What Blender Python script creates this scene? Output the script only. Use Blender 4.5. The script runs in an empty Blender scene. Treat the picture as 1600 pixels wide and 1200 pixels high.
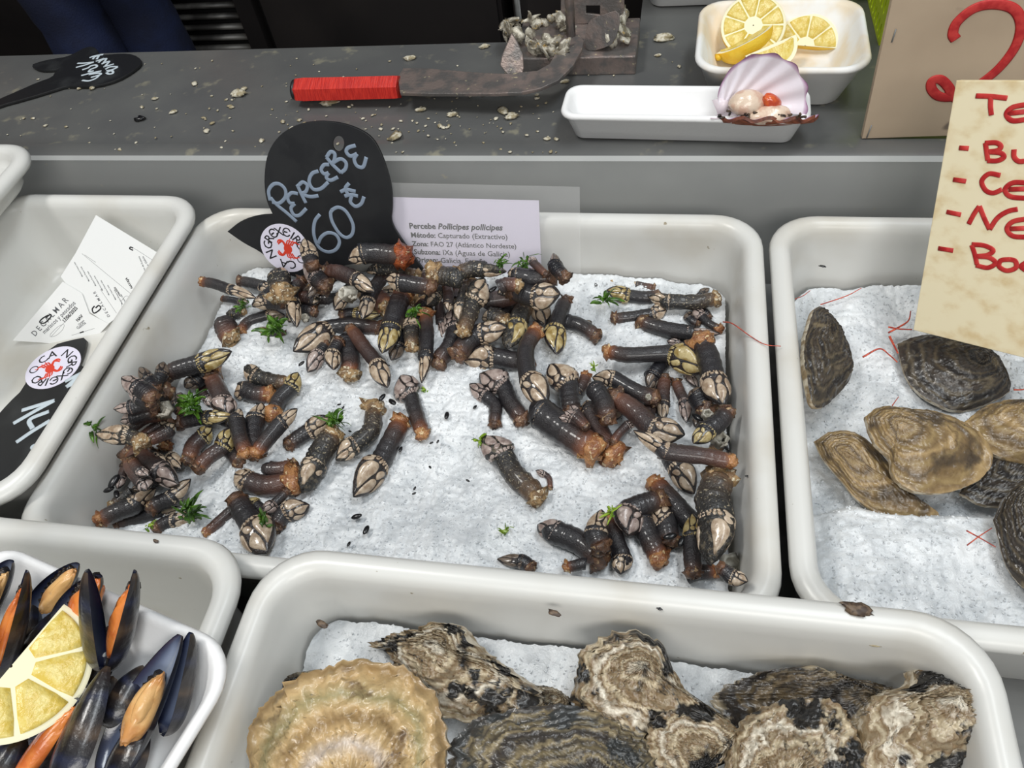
import bpy, bmesh, math, random
import numpy as np
from mathutils import Vector, Matrix

# ------------------------------------------------------------------ camera
RZ = 0.80                       # height of the tray rims above the floor (metres)
CAMZ = RZ + 0.5035
F, W2, H2 = 1200.0, 800.0, 600.0
def _unit(v): return v / np.linalg.norm(v)
_Y = _unit(np.array([1115 - W2, -975 - H2, F]))          # stall depth axis, seen in camera axes
_X = -np.array([(W2 - (F * F + (240 - H2) * (-975 - H2)) / (1115 - W2)) - W2, 240 - H2, F])
_X = _unit(_X - _Y * (_X @ _Y))
_Z = np.cross(_X, _Y)
BAS = np.array([_X, _Y, _Z])    # rows: world axes in camera coordinates (x right, y down, z forward)
CAM = np.array([0, 0, CAMZ])
scene = bpy.context.scene
col = scene.collection
cd = bpy.data.cameras.new('camera'); cam = bpy.data.objects.new('camera', cd); col.objects.link(cam)
cd.sensor_width = 36; cd.lens = F / 1600 * 36; cd.clip_start = 0.02
R = np.array([BAS[:, 0], -BAS[:, 1], -BAS[:, 2]]).T
M = Matrix([list(R[0]) + [0], list(R[1]) + [0], list(R[2]) + [CAMZ], [0, 0, 0, 1]])
cam.matrix_world = M
scene.camera = cam

# ------------------------------------------------------------------ light
w = bpy.data.worlds.new('world'); scene.world = w; w.use_nodes = True
w.node_tree.nodes['Background'].inputs[0].default_value = (0.90, 0.95, 1.0, 1)
w.node_tree.nodes['Background'].inputs[1].default_value = 0.30
def area(name, loc, target, sx, sy, power, color=(1, 1, 1)):
    l = bpy.data.lights.new(name, 'AREA'); l.shape = 'RECTANGLE'; l.size = sx; l.size_y = sy; l.energy = power; l.color = color
    o = bpy.data.objects.new(name, l); col.objects.link(o); o.location = loc
    o.rotation_euler = (Vector(target) - Vector(loc)).to_track_quat('-Z', 'Y').to_euler()
    return o
area('stall_key_lamp', (-0.95, 0.25, 2.75), (-0.05, 0.35, 0.8), 0.40, 0.40, 18, (1.0, 0.98, 0.94))
area('stall_tube_lamp', (0.50, 0.30, 2.8), (-0.1, 0.35, 0.8), 1.6, 0.3, 19, (0.92, 0.97, 1.0))
area('front_fill_light', (0.4, -1.5, 2.3), (-0.1, 0.45, 0.8), 1.4, 0.7, 23, (1.0, 0.97, 0.92))  # added fill from the front, lifts the counter face and back walls
scene.view_settings.view_transform = 'Standard'
scene.view_settings.look = 'None'
scene.view_settings.exposure = 0.0
scene.view_settings.gamma = 1.0
scene.view_settings.use_curve_mapping = False

# ------------------------------------------------------------------ helpers
def ray(px, py):
    r = np.array([px - W2, py - H2, F]); return BAS @ r
def at(px, py, z):              # point of the level z (relative to the tray rims) met by a sight line
    v = ray(px, py); return CAM + v * ((RZ + z - CAMZ) / v[2])
def atp(px, py, p0, n):         # point of a plane met by a sight line
    v = ray(px, py); n = np.array(n); return CAM + v * (((np.array(p0) - CAM) @ n) / (v @ n))
def depth(p): return (BAS.T @ (np.array(p) - CAM))[2]

def link(o, parent=None):
    col.objects.link(o)
    if parent is not None: o.parent = parent
    return o
def tag(o, label=None, cat=None, group=None, kind=None):
    if label: o['label'] = label
    if cat: o['category'] = cat
    if group: o['group'] = group
    if kind: o['kind'] = kind
    return o
def empty(name, loc, label=None, cat=None, group=None, kind=None):
    o = bpy.data.objects.new(name, None); o.empty_display_size = 0.02; col.objects.link(o)
    o.location = loc; return tag(o, label, cat, group, kind)

class MB:
    """collects vertices and faces, links them as ONE mesh object"""
    def __init__(s): s.v = []; s.f = []; s.m = []; s.a = []; s.n = 0
    def add(s, v, f, mi=0, a=None):
        v = np.asarray(v, float).reshape(-1, 3); k = s.n
        s.v.append(v); s.f += [tuple(int(i) + k for i in q) for q in f]; s.m += [mi] * len(f)
        s.a.append(np.zeros(len(v)) if a is None else np.asarray(a, float)); s.n += len(v); return s
    def build(s, name, mats, parent=None, origin=None, smooth=True, sharp=None):
        v = np.concatenate(s.v); a = np.concatenate(s.a)
        if origin is not None: v = v - np.asarray(origin)
        me = bpy.data.meshes.new(name); me.from_pydata(v.tolist(), [], s.f)
        if not isinstance(mats, (list, tuple)): mats = [mats]
        for m in mats: me.materials.append(m)
        if len(mats) > 1: me.polygons.foreach_set('material_index', s.m)
        if smooth: me.polygons.foreach_set('use_smooth', [True] * len(s.f))
        if np.any(a):
            at_ = me.attributes.new('grow', 'FLOAT', 'POINT'); at_.data.foreach_set('value', a)
        me.update()
        bm = bmesh.new(); bm.from_mesh(me); bmesh.ops.recalc_face_normals(bm, faces=bm.faces); bm.to_mesh(me); bm.free()
        if sharp: me.set_sharp_from_angle(angle=math.radians(sharp))
        o = bpy.data.objects.new(name, me)
        if origin is not None and parent is None: o.location = origin
        return link(o, parent)

def grid_faces(nr, nc, wrap=False, off=0):
    f = []
    for i in range(nr - 1):
        for j in range(nc if wrap else nc - 1):
            k = (j + 1) % nc
            f.append((off + i * nc + j, off + i * nc + k, off + (i + 1) * nc + k, off + (i + 1) * nc + j))
    return f
def loft(rings, cap0=True, cap1=True):
    n = len(rings[0]); v = np.concatenate(rings); f = grid_faces(len(rings), n, True)
    if cap0: f.append(tuple(range(n))[::-1])
    if cap1: f.append(tuple(range((len(rings) - 1) * n, len(rings) * n)))
    return v, f
def spline(P, n):
    P = [np.asarray(p, float) for p in P]; P = [2 * P[0] - P[1]] + P + [2 * P[-1] - P[-2]]
    out = []; seg = len(P) - 3
    for q in np.linspace(0, seg, n):
        i = min(int(q), seg - 1); t = q - i; a, b, c, d = P[i:i + 4]
        out.append(.5 * ((2 * b) + (c - a) * t + (2 * a - 5 * b + 4 * c - d) * t * t + (3 * b - a - 3 * c + d) * t ** 3))
    return np.array(out)
def frames(P, up):
    T = np.gradient(P, axis=0); T /= np.linalg.norm(T, axis=1)[:, None] + 1e-12
    U = np.asarray(up, float)[None, :] - T * (T @ np.asarray(up, float))[:, None]
    U /= np.linalg.norm(U, axis=1)[:, None] + 1e-9
    return T, np.cross(T, U), U
def tube(P, rad, n=10, flat=1.0, up=(0.13, -0.4, 0.9), caps=True):
    P = np.asarray(P, float); rad = np.broadcast_to(np.asarray(rad, float), (len(P),))
    T, S, U = frames(P, up); a = np.linspace(0, 2 * np.pi, n, endpoint=False)
    rings = [P[i] + rad[i] * (np.cos(a)[:, None] * S[i] + flat * np.sin(a)[:, None] * U[i]) for i in range(len(P))]
    return loft(rings, caps, caps)
def box(lo, hi, M=None):
    v = np.array([[x, y, z] for x in (lo[0], hi[0]) for y in (lo[1], hi[1]) for z in (lo[2], hi[2])], float)
    if M is not None: v = v @ np.array(M)[:3, :3].T + np.array(M)[:3, 3]
    return v, [(0, 1, 3, 2), (4, 6, 7, 5), (0, 4, 5, 1), (2, 3, 7, 6), (0, 2, 6, 4), (1, 5, 7, 3)]
def prism(poly, u, v, p0, n, th, bev=0.0):
    """flat plate: 2-D outline poly in axes u, v at p0, thickness th along n"""
    poly = np.asarray(poly, float); u, v, p0, n = map(np.asarray, (u, v, p0, n))
    c = poly.mean(0); ins = c + (poly - c) * (1 - bev)
    R_ = lambda q, h: p0 + q[:, :1] * u + q[:, 1:] * v + n * h
    return loft([R_(ins, 0), R_(poly, th * .2), R_(poly, th * .8), R_(ins, th)])
def bevel(o, wd, seg=2):
    m = o.modifiers.new('bevel', 'BEVEL'); m.width = wd; m.segments = seg; m.limit_method = 'ANGLE'; return o
_tab = np.random.RandomState(5).rand(64, 64)
def vn(x, y, s, seed=0):        # smooth value noise
    x = np.asarray(x, float) / s + seed * 17.3; y = np.asarray(y, float) / s + seed * 9.1
    i = np.floor(x).astype(int); j = np.floor(y).astype(int); u = x - i; v = y - j
    u = u * u * (3 - 2 * u); v = v * v * (3 - 2 * v); g = lambda a, b: _tab[a % 64, b % 64]
    return (g(i, j) * (1 - u) + g(i + 1, j) * u) * (1 - v) + (g(i, j + 1) * (1 - u) + g(i + 1, j + 1) * u) * v - .5
def rrect(w_, d_, r, k=6):      # rounded rectangle centred on 0
    out = []
    for cx, cy, a0 in ((w_ / 2 - r, d_ / 2 - r, 0), (-w_ / 2 + r, d_ / 2 - r, 90), (-w_ / 2 + r, -d_ / 2 + r, 180), (w_ / 2 - r, -d_ / 2 + r, 270)):
        for a in np.linspace(math.radians(a0), math.radians(a0 + 90), k + 1): out.append((cx + r * math.cos(a), cy + r * math.sin(a)))
    return np.array(out)

# ------------------------------------------------------------------ materials
def rgb(r, g, b): return tuple((c / 255 / 12.92 if c / 255 <= .04045 else ((c / 255 + .055) / 1.055) ** 2.4) for c in (r, g, b)) + (1,)
def mat(name, c1, rough=.5, c2=None, scale=20, detail=4, lo=.4, hi=.6, metal=0, bump=0, bscale=None, c3=None, s3=60, lo3=.62, hi3=.7, coat=0, trans=0, spec=.5, sss=0, aniso=None, alpha=1):
    m = bpy.data.materials.new(name); m.use_nodes = True; nt = m.node_tree; N = nt.nodes; L = nt.links
    b = N['Principled BSDF']; b.inputs['Base Color'].default_value = c1; b.inputs['Roughness'].default_value = rough
    b.inputs['Metallic'].default_value = metal; b.inputs['Specular IOR Level'].default_value = spec
    b.inputs['Coat Weight'].default_value = coat; b.inputs['Transmission Weight'].default_value = trans
    b.inputs['Alpha'].default_value = alpha
    if sss: b.inputs['Subsurface Weight'].default_value = sss; b.inputs['Subsurface Scale'].default_value = .005; b.inputs['Subsurface Radius'].default_value = (1, 1, 1)
    tc = N.new('ShaderNodeTexCoord'); src = tc.outputs['Object']
    if aniso:
        mp = N.new('ShaderNodeMapping'); mp.inputs['Scale'].default_value = aniso; L.new(src, mp.inputs[0]); src = mp.outputs[0]
    def noise(sc, d):
        n = N.new('ShaderNodeTexNoise'); n.inputs['Scale'].default_value = sc; n.inputs['Detail'].default_value = d; L.new(src, n.inputs['Vector']); return n.outputs['Fac']
    def mix(fac, a, bcol):
        x = N.new('ShaderNodeMix'); x.data_type = 'RGBA'; L.new(fac, x.inputs[0])
        for s, q in ((6, a), (7, bcol)):
            if isinstance(q, tuple): x.inputs[s].default_value = q
            else: L.new(q, x.inputs[s])
        return x.outputs[2]
    def step(f, a, bb):
        r = N.new('ShaderNodeMapRange'); r.inputs[1].default_value = a; r.inputs[2].default_value = bb; r.interpolation_type = 'SMOOTHSTEP'; L.new(f, r.inputs[0]); return r.outputs[0]
    colr = c1
    if c2: colr = mix(step(noise(scale, detail), lo, hi), c1, c2)
    if c3: colr = mix(step(noise(s3, 3), lo3, hi3), colr, c3)
    if not isinstance(colr, tuple): L.new(colr, b.inputs['Base Color'])
    if bump:
        bp = N.new('ShaderNodeBump'); bp.inputs['Strength'].default_value = bump; bp.inputs['Distance'].default_value = .002
        L.new(noise(bscale or scale * 3, 4), bp.inputs['Height']); L.new(bp.outputs[0], b.inputs['Normal'])
    m['_'] = 0
    return m
def ramp_mat(name, stops, attr='grow', dist=.12, nscale=60, rough=.35, bands=0, patch=None, plo=.55, phi=.62, pscale=45, bump=.4, bscale=400, coat=0, spec=.5):
    """colour follows the growth attribute (how far along the shell or stalk a point lies), broken up by noise"""
    m = bpy.data.materials.new(name); m.use_nodes = True; nt = m.node_tree; N = nt.nodes; L = nt.links
    b = N['Principled BSDF']; b.inputs['Roughness'].default_value = rough; b.inputs['Coat Weight'].default_value = coat; b.inputs['Coat Roughness'].default_value = .12
    b.inputs['Specular IOR Level'].default_value = spec
    a = N.new('ShaderNodeAttribute'); a.attribute_name = attr; tc = N.new('ShaderNodeTexCoord')
    n = N.new('ShaderNodeTexNoise'); n.inputs['Scale'].default_value = nscale; n.inputs['Detail'].default_value = 5; L.new(tc.outputs['Object'], n.inputs['Vector'])
    ma = N.new('ShaderNodeMath'); ma.operation = 'MULTIPLY_ADD'; L.new(n.outputs['Fac'], ma.inputs[0]); ma.inputs[1].default_value = dist * 2; L.new(a.outputs['Fac'], ma.inputs[2])
    sb = N.new('ShaderNodeMath'); sb.operation = 'SUBTRACT'; L.new(ma.outputs[0], sb.inputs[0]); sb.inputs[1].default_value = dist
    v = sb.outputs[0]
    if bands:
        k = N.new('ShaderNodeMath'); k.operation = 'MULTIPLY'; k.inputs[1].default_value = bands; L.new(v, k.inputs[0])
        pp = N.new('ShaderNodeMath'); pp.operation = 'PINGPONG'; pp.inputs[1].default_value = 1; L.new(k.outputs[0], pp.inputs[0]); v = pp.outputs[0]
    r = N.new('ShaderNodeValToRGB'); L.new(v, r.inputs[0]); e = r.color_ramp.elements
    while len(e) < len(stops): e.new(.5)
    for q, (p, c) in zip(e, stops): q.position = p; q.color = c
    c = r.outputs[0]
    if patch:
        n2 = N.new('ShaderNodeTexNoise'); n2.inputs['Scale'].default_value = pscale; n2.inputs['Detail'].default_value = 6; L.new(tc.outputs['Object'], n2.inputs['Vector'])
        mr = N.new('ShaderNodeMapRange'); mr.inputs[1].default_value = plo; mr.inputs[2].default_value = phi; L.new(n2.outputs['Fac'], mr.inputs[0])
        x = N.new('ShaderNodeMix'); x.data_type = 'RGBA'; L.new(mr.outputs[0], x.inputs[0]); L.new(c, x.inputs[6]); x.inputs[7].default_value = patch; c = x.outputs[2]
    L.new(c, b.inputs['Base Color'])
    if bump:
        n3 = N.new('ShaderNodeTexNoise'); n3.inputs['Scale'].default_value = bscale; n3.inputs['Detail'].default_value = 4; L.new(tc.outputs['Object'], n3.inputs['Vector'])
        bp = N.new('ShaderNodeBump'); bp.inputs['Strength'].default_value = bump; bp.inputs['Distance'].default_value = .001; L.new(n3.outputs['Fac'], bp.inputs['Height']); L.new(bp.outputs[0], b.inputs['Normal'])
    return m
K = {}
K['tray'] = mat('white_plastic', rgb(218, 218, 214), .32, rgb(203, 199, 189), 9, lo=.45, hi=.75, c3=rgb(150, 140, 118), s3=90, lo3=.735, hi3=.78, bump=.03, bscale=60)
K['foam'] = mat('white_foam', rgb(240, 240, 240), .55, bump=.08, bscale=300)
K['foamy'] = mat('stained_white_foam', rgb(238, 238, 236), .5, rgb(232, 218, 194), 14, lo=.45, hi=.62)
K['ice'] = mat('crushed_ice', rgb(208, 212, 215), .28, rgb(228, 231, 233), 40, bump=.35, bscale=600, spec=.6)
K['steel'] = mat('brushed_steel', rgb(136, 137, 136), .38, rgb(120, 121, 120), 4, metal=.1, c3=rgb(150, 150, 140), s3=70, lo3=.68, hi3=.78, aniso=(1, 8, 8), bump=.03)
K['face'] = mat('steel_front_lightened', rgb(178, 180, 178), .4, rgb(166, 168, 167), 4, c3=rgb(190, 186, 170), s3=70, lo3=.70, hi3=.78)  # front steel made paler to offset dim light under the counter lip
K['counter'] = mat('worn_steel_counter', rgb(98, 99, 99), .34, rgb(110, 111, 109), 9, lo=.35, hi=.75, metal=.25, c3=rgb(142, 139, 124), s3=45, lo3=.61, hi3=.76, bump=.06, bscale=150)
K['black'] = mat('black_plastic', rgb(26, 27, 30), .42, rgb(34, 35, 37), 30, bump=.05)
K['blackworn'] = mat('scuffed_black_plastic', rgb(24, 25, 27), .45, rgb(46, 48, 49), 25, lo=.5, hi=.75, bump=.05)
K['chalk'] = mat('grey_blue_paint_pen', rgb(132, 146, 164), .6)
K['chalkw'] = mat('pale_paint_pen', rgb(196, 208, 216), .6)
K['paper'] = mat('lilac_white_paper', rgb(222, 216, 232), .6)
K['paperw'] = mat('white_receipt_paper', rgb(238, 239, 238), .6)
K['sticker'] = mat('white_sticker', rgb(226, 222, 238), .4)
K['ink'] = mat('black_ink', rgb(22, 22, 26), .6)
K['inkg'] = mat('grey_ink', rgb(96, 98, 102), .6)
K['redink'] = mat('red_print', rgb(214, 62, 40), .5)
K['marker'] = mat('red_marker', rgb(176, 26, 30), .55, rgb(196, 52, 48), 120)
K['wood'] = mat('pale_pine', rgb(238, 226, 192), .6, rgb(214, 188, 138), 5, lo=.45, hi=.8, aniso=(1.2, 14, 14), c3=rgb(214, 184, 138), s3=1.6, lo3=.56, hi3=.78)
K['woodd'] = mat('grey_plywood', rgb(186, 166, 142), .65, rgb(166, 146, 124), 6, lo=.35, hi=.7, c3=rgb(120, 106, 92), s3=22, lo3=.68, hi3=.76)
K['lime'] = mat('lime_plastic', rgb(186, 206, 30), .4)
K['red'] = mat('red_wrap_tape', rgb(206, 52, 40), .35, rgb(180, 36, 30), 60, aniso=(14, 1, 1), bump=.5, bscale=60)
K['rind'] = mat('lemon_rind', rgb(232, 184, 38), .42, rgb(236, 200, 62), 40, bump=.25, bscale=500)
K['pith'] = mat('lemon_pith', rgb(240, 234, 200), .6)
K['pulp'] = mat('lemon_pulp', rgb(214, 186, 84), .22, rgb(226, 206, 122), 160, aniso=(1, 1, 1), bump=.3, bscale=400)
K['film'] = mat('clear_sleeve', (1, 1, 1, 1), .12, trans=0, alpha=.10)
K['dark'] = mat('dark_panel', rgb(44, 40, 39), .5, rgb(36, 33, 33), 4)
K['void'] = mat('near_black', rgb(9, 9, 11), .8)  # even near-black of the appliance housing
K['navy'] = mat('navy_cloth', rgb(20, 32, 66), .85, rgb(14, 22, 48), 12, bump=.3, bscale=300)
K['skin'] = mat('skin', rgb(196, 150, 124), .5)
K['hair'] = mat('dark_hair', rgb(40, 30, 24), .6)
K['slat'] = mat('grey_metal_slat', rgb(120, 118, 114), .45, rgb(60, 58, 56), 9, metal=.3)
K['floor'] = mat('dark_wet_floor', rgb(52, 50, 48), .4, rgb(40, 39, 38), 5)
K['weed'] = mat('green_seaweed', rgb(84, 126, 36), .3, rgb(48, 80, 24), 120)
K['weedl'] = mat('light_green_seaweed', rgb(150, 178, 60), .3, rgb(96, 130, 30), 120)
K['antenna'] = mat('orange_red_antenna', rgb(216, 92, 62), .4, rgb(150, 50, 40), 300)
K['crumb'] = mat('pale_shell_crumb', rgb(206, 200, 182), .5, rgb(150, 138, 108), 200)
K['chip'] = mat('dark_shell_chip', rgb(22, 22, 24), .25)
K['lever'] = mat('worn_grey_steel', rgb(122, 118, 116), .38, rgb(150, 136, 130), 60, metal=.6, c3=rgb(200, 190, 160), s3=140, lo3=.66, hi3=.72, bump=.3, bscale=300)
K['encr'] = mat('chalky_crust', rgb(196, 192, 180), .5, rgb(96, 90, 76), 50, c3=rgb(226, 220, 206), s3=120, lo3=.55, hi3=.62, bump=.8, bscale=200)
# goose barnacles
blk = rgb(31, 31, 36)
K['stalko'] = ramp_mat('orange_ended_stalk', [(0, rgb(164, 104, 60)), (.08, rgb(106, 64, 44)), (.18, rgb(60, 45, 41)), (.36, rgb(40, 37, 39)), (1, blk)], dist=.06, nscale=120, rough=.36, patch=rgb(70, 66, 66), plo=.6, phi=.75, pscale=700, bump=.8, bscale=900, coat=.4)
K['holdb'] = mat('brown_holdfast', rgb(112, 80, 58), .36, rgb(72, 52, 42), 130, c3=rgb(176, 148, 112), s3=260, lo3=.58, hi3=.68, bump=.9, bscale=400, coat=.2)
K['stalk'] = ramp_mat('leathery_stalk', [(0, rgb(100, 68, 50)), (.07, rgb(70, 50, 43)), (.18, rgb(46, 39, 39)), (.38, rgb(36, 34, 37)), (1, blk)], dist=.07, nscale=120, rough=.36, patch=rgb(70, 66, 66), plo=.6, phi=.75, pscale=700, bump=.8, bscale=900, coat=.4)
K['stalkr'] = ramp_mat('reddish_stalk', [(0, rgb(156, 106, 72)), (.10, rgb(96, 64, 52)), (.42, rgb(66, 50, 47)), (.72, rgb(47, 42, 43)), (1, rgb(38, 36, 40))], dist=.09, nscale=120, rough=.34, patch=rgb(104, 80, 70), plo=.6, phi=.75, pscale=700, bump=.8, bscale=900, coat=.45)
K['stalkk'] = ramp_mat('encrusted_stalk', [(0, rgb(110, 84, 60)), (.22, rgb(62, 54, 47)), (.5, rgb(43, 42, 41)), (1, rgb(40, 40, 40))], dist=.2, nscale=160, rough=.4, patch=rgb(150, 140, 118), plo=.60, phi=.66, pscale=420, bump=1, bscale=600, coat=.3)
K['stalkd'] = ramp_mat('black_stalk', [(0, rgb(60, 46, 42)), (.3, rgb(36, 36, 40)), (1, rgb(26, 26, 31))], dist=.1, nscale=120, rough=.25, bump=.5, bscale=900, coat=.3)
K['memb'] = mat('black_shell_membrane', rgb(28, 26, 27), .25, rgb(46, 36, 34), 300, coat=.6, bump=.6, bscale=700)
K['membk'] = mat('encrusted_shell_membrane', rgb(42, 40, 38), .3, rgb(96, 88, 74), 260, lo=.52, hi=.6, coat=.2, bump=.9, bscale=500)
def plate_mat(nm, a, b, c): return mat(nm, a, .22, b, 190, lo=.35, hi=.7, c3=c, s3=420, lo3=.66, hi3=.74, coat=.35, bump=.15, bscale=500)
K['plate'] = plate_mat('cream_shell_plate', rgb(194, 176, 154), rgb(150, 128, 106), rgb(98, 80, 62))
K['platey'] = plate_mat('ochre_shell_plate', rgb(188, 172, 126), rgb(140, 116, 62), rgb(96, 80, 44))
K['platep'] = plate_mat('lilac_grey_shell_plate', rgb(178, 162, 154), rgb(132, 114, 108), rgb(92, 76, 74))
K['plated'] = plate_mat('grey_brown_shell_plate', rgb(120, 106, 94), rgb(86, 74, 64), rgb(60, 52, 46))
K['hold'] = mat('orange_holdfast', rgb(178, 128, 82), .32, rgb(132, 82, 50), 130, c3=rgb(220, 196, 150), s3=260, lo3=.58, hi3=.68, bump=.9, bscale=400, coat=.2)
K['holdr'] = mat('rusty_holdfast', rgb(166, 84, 40), .32, rgb(120, 56, 32), 130, c3=rgb(216, 190, 150), s3=260, lo3=.62, hi3=.7, bump=.9, bscale=400, coat=.2)
K['holdk'] = mat('tan_crusty_holdfast', rgb(170, 140, 100), .5, rgb(110, 84, 56), 150, c3=rgb(214, 202, 176), s3=300, lo3=.55, hi3=.62, bump=1, bscale=300)
# ------------------------------------------------------------------ setting
def structure(name, mb, m, **k):
    o = mb.build(name, m, **k); o['kind'] = 'structure'; return o
BED = RZ - 0.12
structure('floor', MB().add(*box((-2.6, -1.6, -.06), (2.2, 2.3, 0))), K['floor'], smooth=False)
structure('wall_back', MB().add(*box((-2.6, 2.3, -.06), (2.2, 2.4, 3.2))), K['dark'], smooth=False)
structure('wall_left', MB().add(*box((-2.7, -1.6, -.06), (-2.6, 2.4, 3.2))), K['dark'], smooth=False)

# sales display: one long steel table that carries the trays
b = MB().add(*box((-1.35, -.55, BED - .04), (1.1, .64, BED)))
bed = empty('display_table', (-.1, .05, 0), 'steel display table underneath all the white seafood trays', 'table')
o = b.build('tabletop', K['steel'], bed, origin=(-.1, .05, 0), smooth=False); bevel(o, .004)
for x in (-1.25, 1.0):
    for y in (-.45, .54):
        MB().add(*box((x - .03, y - .03, 0), (x + .03, y + .03, BED - .04))).build('leg', K['steel'], bed, origin=(-.1, .05, 0), smooth=False)

# raised work counter behind the trays
CT = RZ + .03
cnt = empty('work_counter', (-.1, .8, 0), 'grey steel work counter with a rolled front edge behind the trays', 'counter')
co = (-.1, .8, 0)
prof = [(.93, CT - .03), (.93, CT), (.7, CT), (.692, CT - .0012), (.684, CT + .0005), (.668, CT + .001), (.662, CT - .001), (.6585, CT - .005), (.659, CT - .012), (.659, CT - .20), (.675, CT - .20), (.675, CT - .03)]
prof[0] = (.889, CT - .03); prof[1] = (.889, CT)
v = [(x, y, z) for x in (-2.0, 1.7) for y, z in prof]; n = len(prof)
f = [(i, (i + 1) % n, n + (i + 1) % n, n + i) for i in range(n)] + [tuple(range(n))[::-1], tuple(range(n, 2 * n))]
o = MB().add(v, f).build('countertop', K['counter'], cnt, origin=co, sharp=25)
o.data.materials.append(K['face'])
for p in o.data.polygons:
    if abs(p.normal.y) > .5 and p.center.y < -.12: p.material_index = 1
MB().add(*box((-2.0, .68, 0), (1.7, .86, CT - .031))).build('base_cabinet', K['dark'], cnt, origin=co, smooth=False)
# deeper counter section on the right, flush with the first
ret = empty('counter_extension', (.8, 1.3, 0), 'deeper dark steel counter surface behind the lemon tray', 'counter')
MB().add(*box((-.044, .8895, CT - .03), (1.7, 1.9, CT - .0005))).build('countertop', K['counter'], ret, origin=(.8, 1.3, 0), smooth=False)
MB().add(*box((.0, .9, 0), (1.65, 1.85, CT - .031))).build('base_cabinet', K['dark'], ret, origin=(.8, 1.3, 0), smooth=False)

# dark appliances behind the counter
v1 = empty('vented_appliance', (-1.05, 1.62, 0), 'dark appliance with a louvred grey metal grille behind the counter', 'appliance')
vo = (-1.05, 1.62, 0)
MB().add(*box((-1.17, 1.53, 0), (-.87, 1.75, .95))).build('housing', K['void'], v1, origin=vo, smooth=False)
for i in range(9):
    z = .475 + i * .0235; x0 = -1.135 + .004 * 0; x1 = -.925
    pts = np.array([[x0, 1.522, z], [x1, 1.522, z]])
    MB().add(*tube(pts, .0075, 10, .7)).build('slat', K['slat'], v1, origin=vo)
MB().add(*box((-.915, 1.50, .3), (-.875, 1.53, .95))).build('frame_post', K['dark'], v1, origin=vo, smooth=False)
v2 = empty('dark_cabinet', (-.5, 1.55, 0), 'plain dark brown cabinet behind the counter beside the louvred grille', 'cabinet')
MB().add(*box((-.855, 1.505, 0), (-.345, 1.9, .95))).build('body', K['dark'], v2, origin=(-.5, 1.55, 0), smooth=False)
MB().add(*box((-.85, 1.492, .08), (-.352, 1.504, .93))).build('door', K['dark'], v2, origin=(-.5, 1.55, 0), smooth=False)
v3 = empty('brown_cabinet', (.0, 1.55, 0), 'plain dark cabinet behind the counter and the oyster opener', 'cabinet')
MB().add(*box((-.325, 1.52, 0), (-.06, 1.9, .95))).build('body', K['dark'], v3, origin=(0, 1.55, 0), smooth=False)
MB().add(*box((-.318, 1.508, .08), (-.066, 1.519, .93))).build('door', K['dark'], v3, origin=(0, 1.55, 0), smooth=False)
hp = Vector((-.31, 1.49, .60))
MB().add(*tube([hp + Vector((0, .02, -.05)), hp + Vector((0, 0, -.045)), hp + Vector((0, 0, .045)), hp + Vector((0, .02, .05))], .006, 8)).build('handle', K['steel'], v3, origin=(0, 1.55, 0))

# ------------------------------------------------------------------ trays
def tray(x0, x1, y0, y1, z, h, label, r=.045, m='tray', name='seafood_tray', hole=None):
    w_, d_ = x1 - x0, y1 - y0; c = np.array([(x0 + x1) / 2, (y0 + y1) / 2, RZ + z])
    pr = [(.030, -h), (.0245, -h + .004), (.019, -.03), (.0165, -.014), (.006, -.0145), (.0015, -.012), (0, -.008), (.0012, -.004), (.0045, -.0012), (.0095, 0), (.014, -.001), (.0175, -.0045), (.0195, -.010), (.021, -.02), (.026, -h + .022), (.030, -h + .012), (.038, -h + .006), (.05, -h + .005)]
    rings = []
    for ins, zz in pr:
        q = rrect(w_ - 2 * ins, d_ - 2 * ins, max(r - ins * .75, .014), 8)
        rings.append(np.c_[q, np.full(len(q), zz)])
    o = MB().add(*loft(rings)).build(name, K[m], origin=None)
    o.location = c
    tag(o, label, 'tray', 'white plastic seafood trays')
    if hole is not None:
        hp = np.array(hole) - c; a = np.linspace(0, 2 * np.pi, 20, endpoint=False)
        ring = lambda r_, zz: np.c_[hp[0] + r_ * np.cos(a), hp[1] + r_ * np.sin(a), np.full(20, -h + .005 + zz)]
        d = MB().add(*loft([ring(.009, .0002), ring(.0075, .0018), ring(.006, .001), ring(.0052, .0006)], False, True)).build('drain_hole', [K['tray'], K['dark']], o)
        d.data.polygons[-1].material_index = 1
    return o
tray(-.504, .0915, .197, .614, 0, .12, 'large white tray of dark goose barnacles on ice')
tray(.0965, .697, .203, .614, 0, .12, 'white tray of flat round oysters on ice beside the wooden list')
tray(-.745, -.489, .218, .606, .022, .105, 'narrow white tray holding two receipts and a chalk sign', hole=at(88, 420, -.078))
tray(-1.02, -.683, .36, .637, .066, .040, 'white tray corner stacked above the tray with the receipts', r=.04)
tray(-.68, -.2735, -.09, .2115, .03, .15, 'empty white tray under the mussel dish')
tray(-.2655, .205, -.12, .2115, .03, .15, 'white tray full of large rugged oysters at the front')

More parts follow.
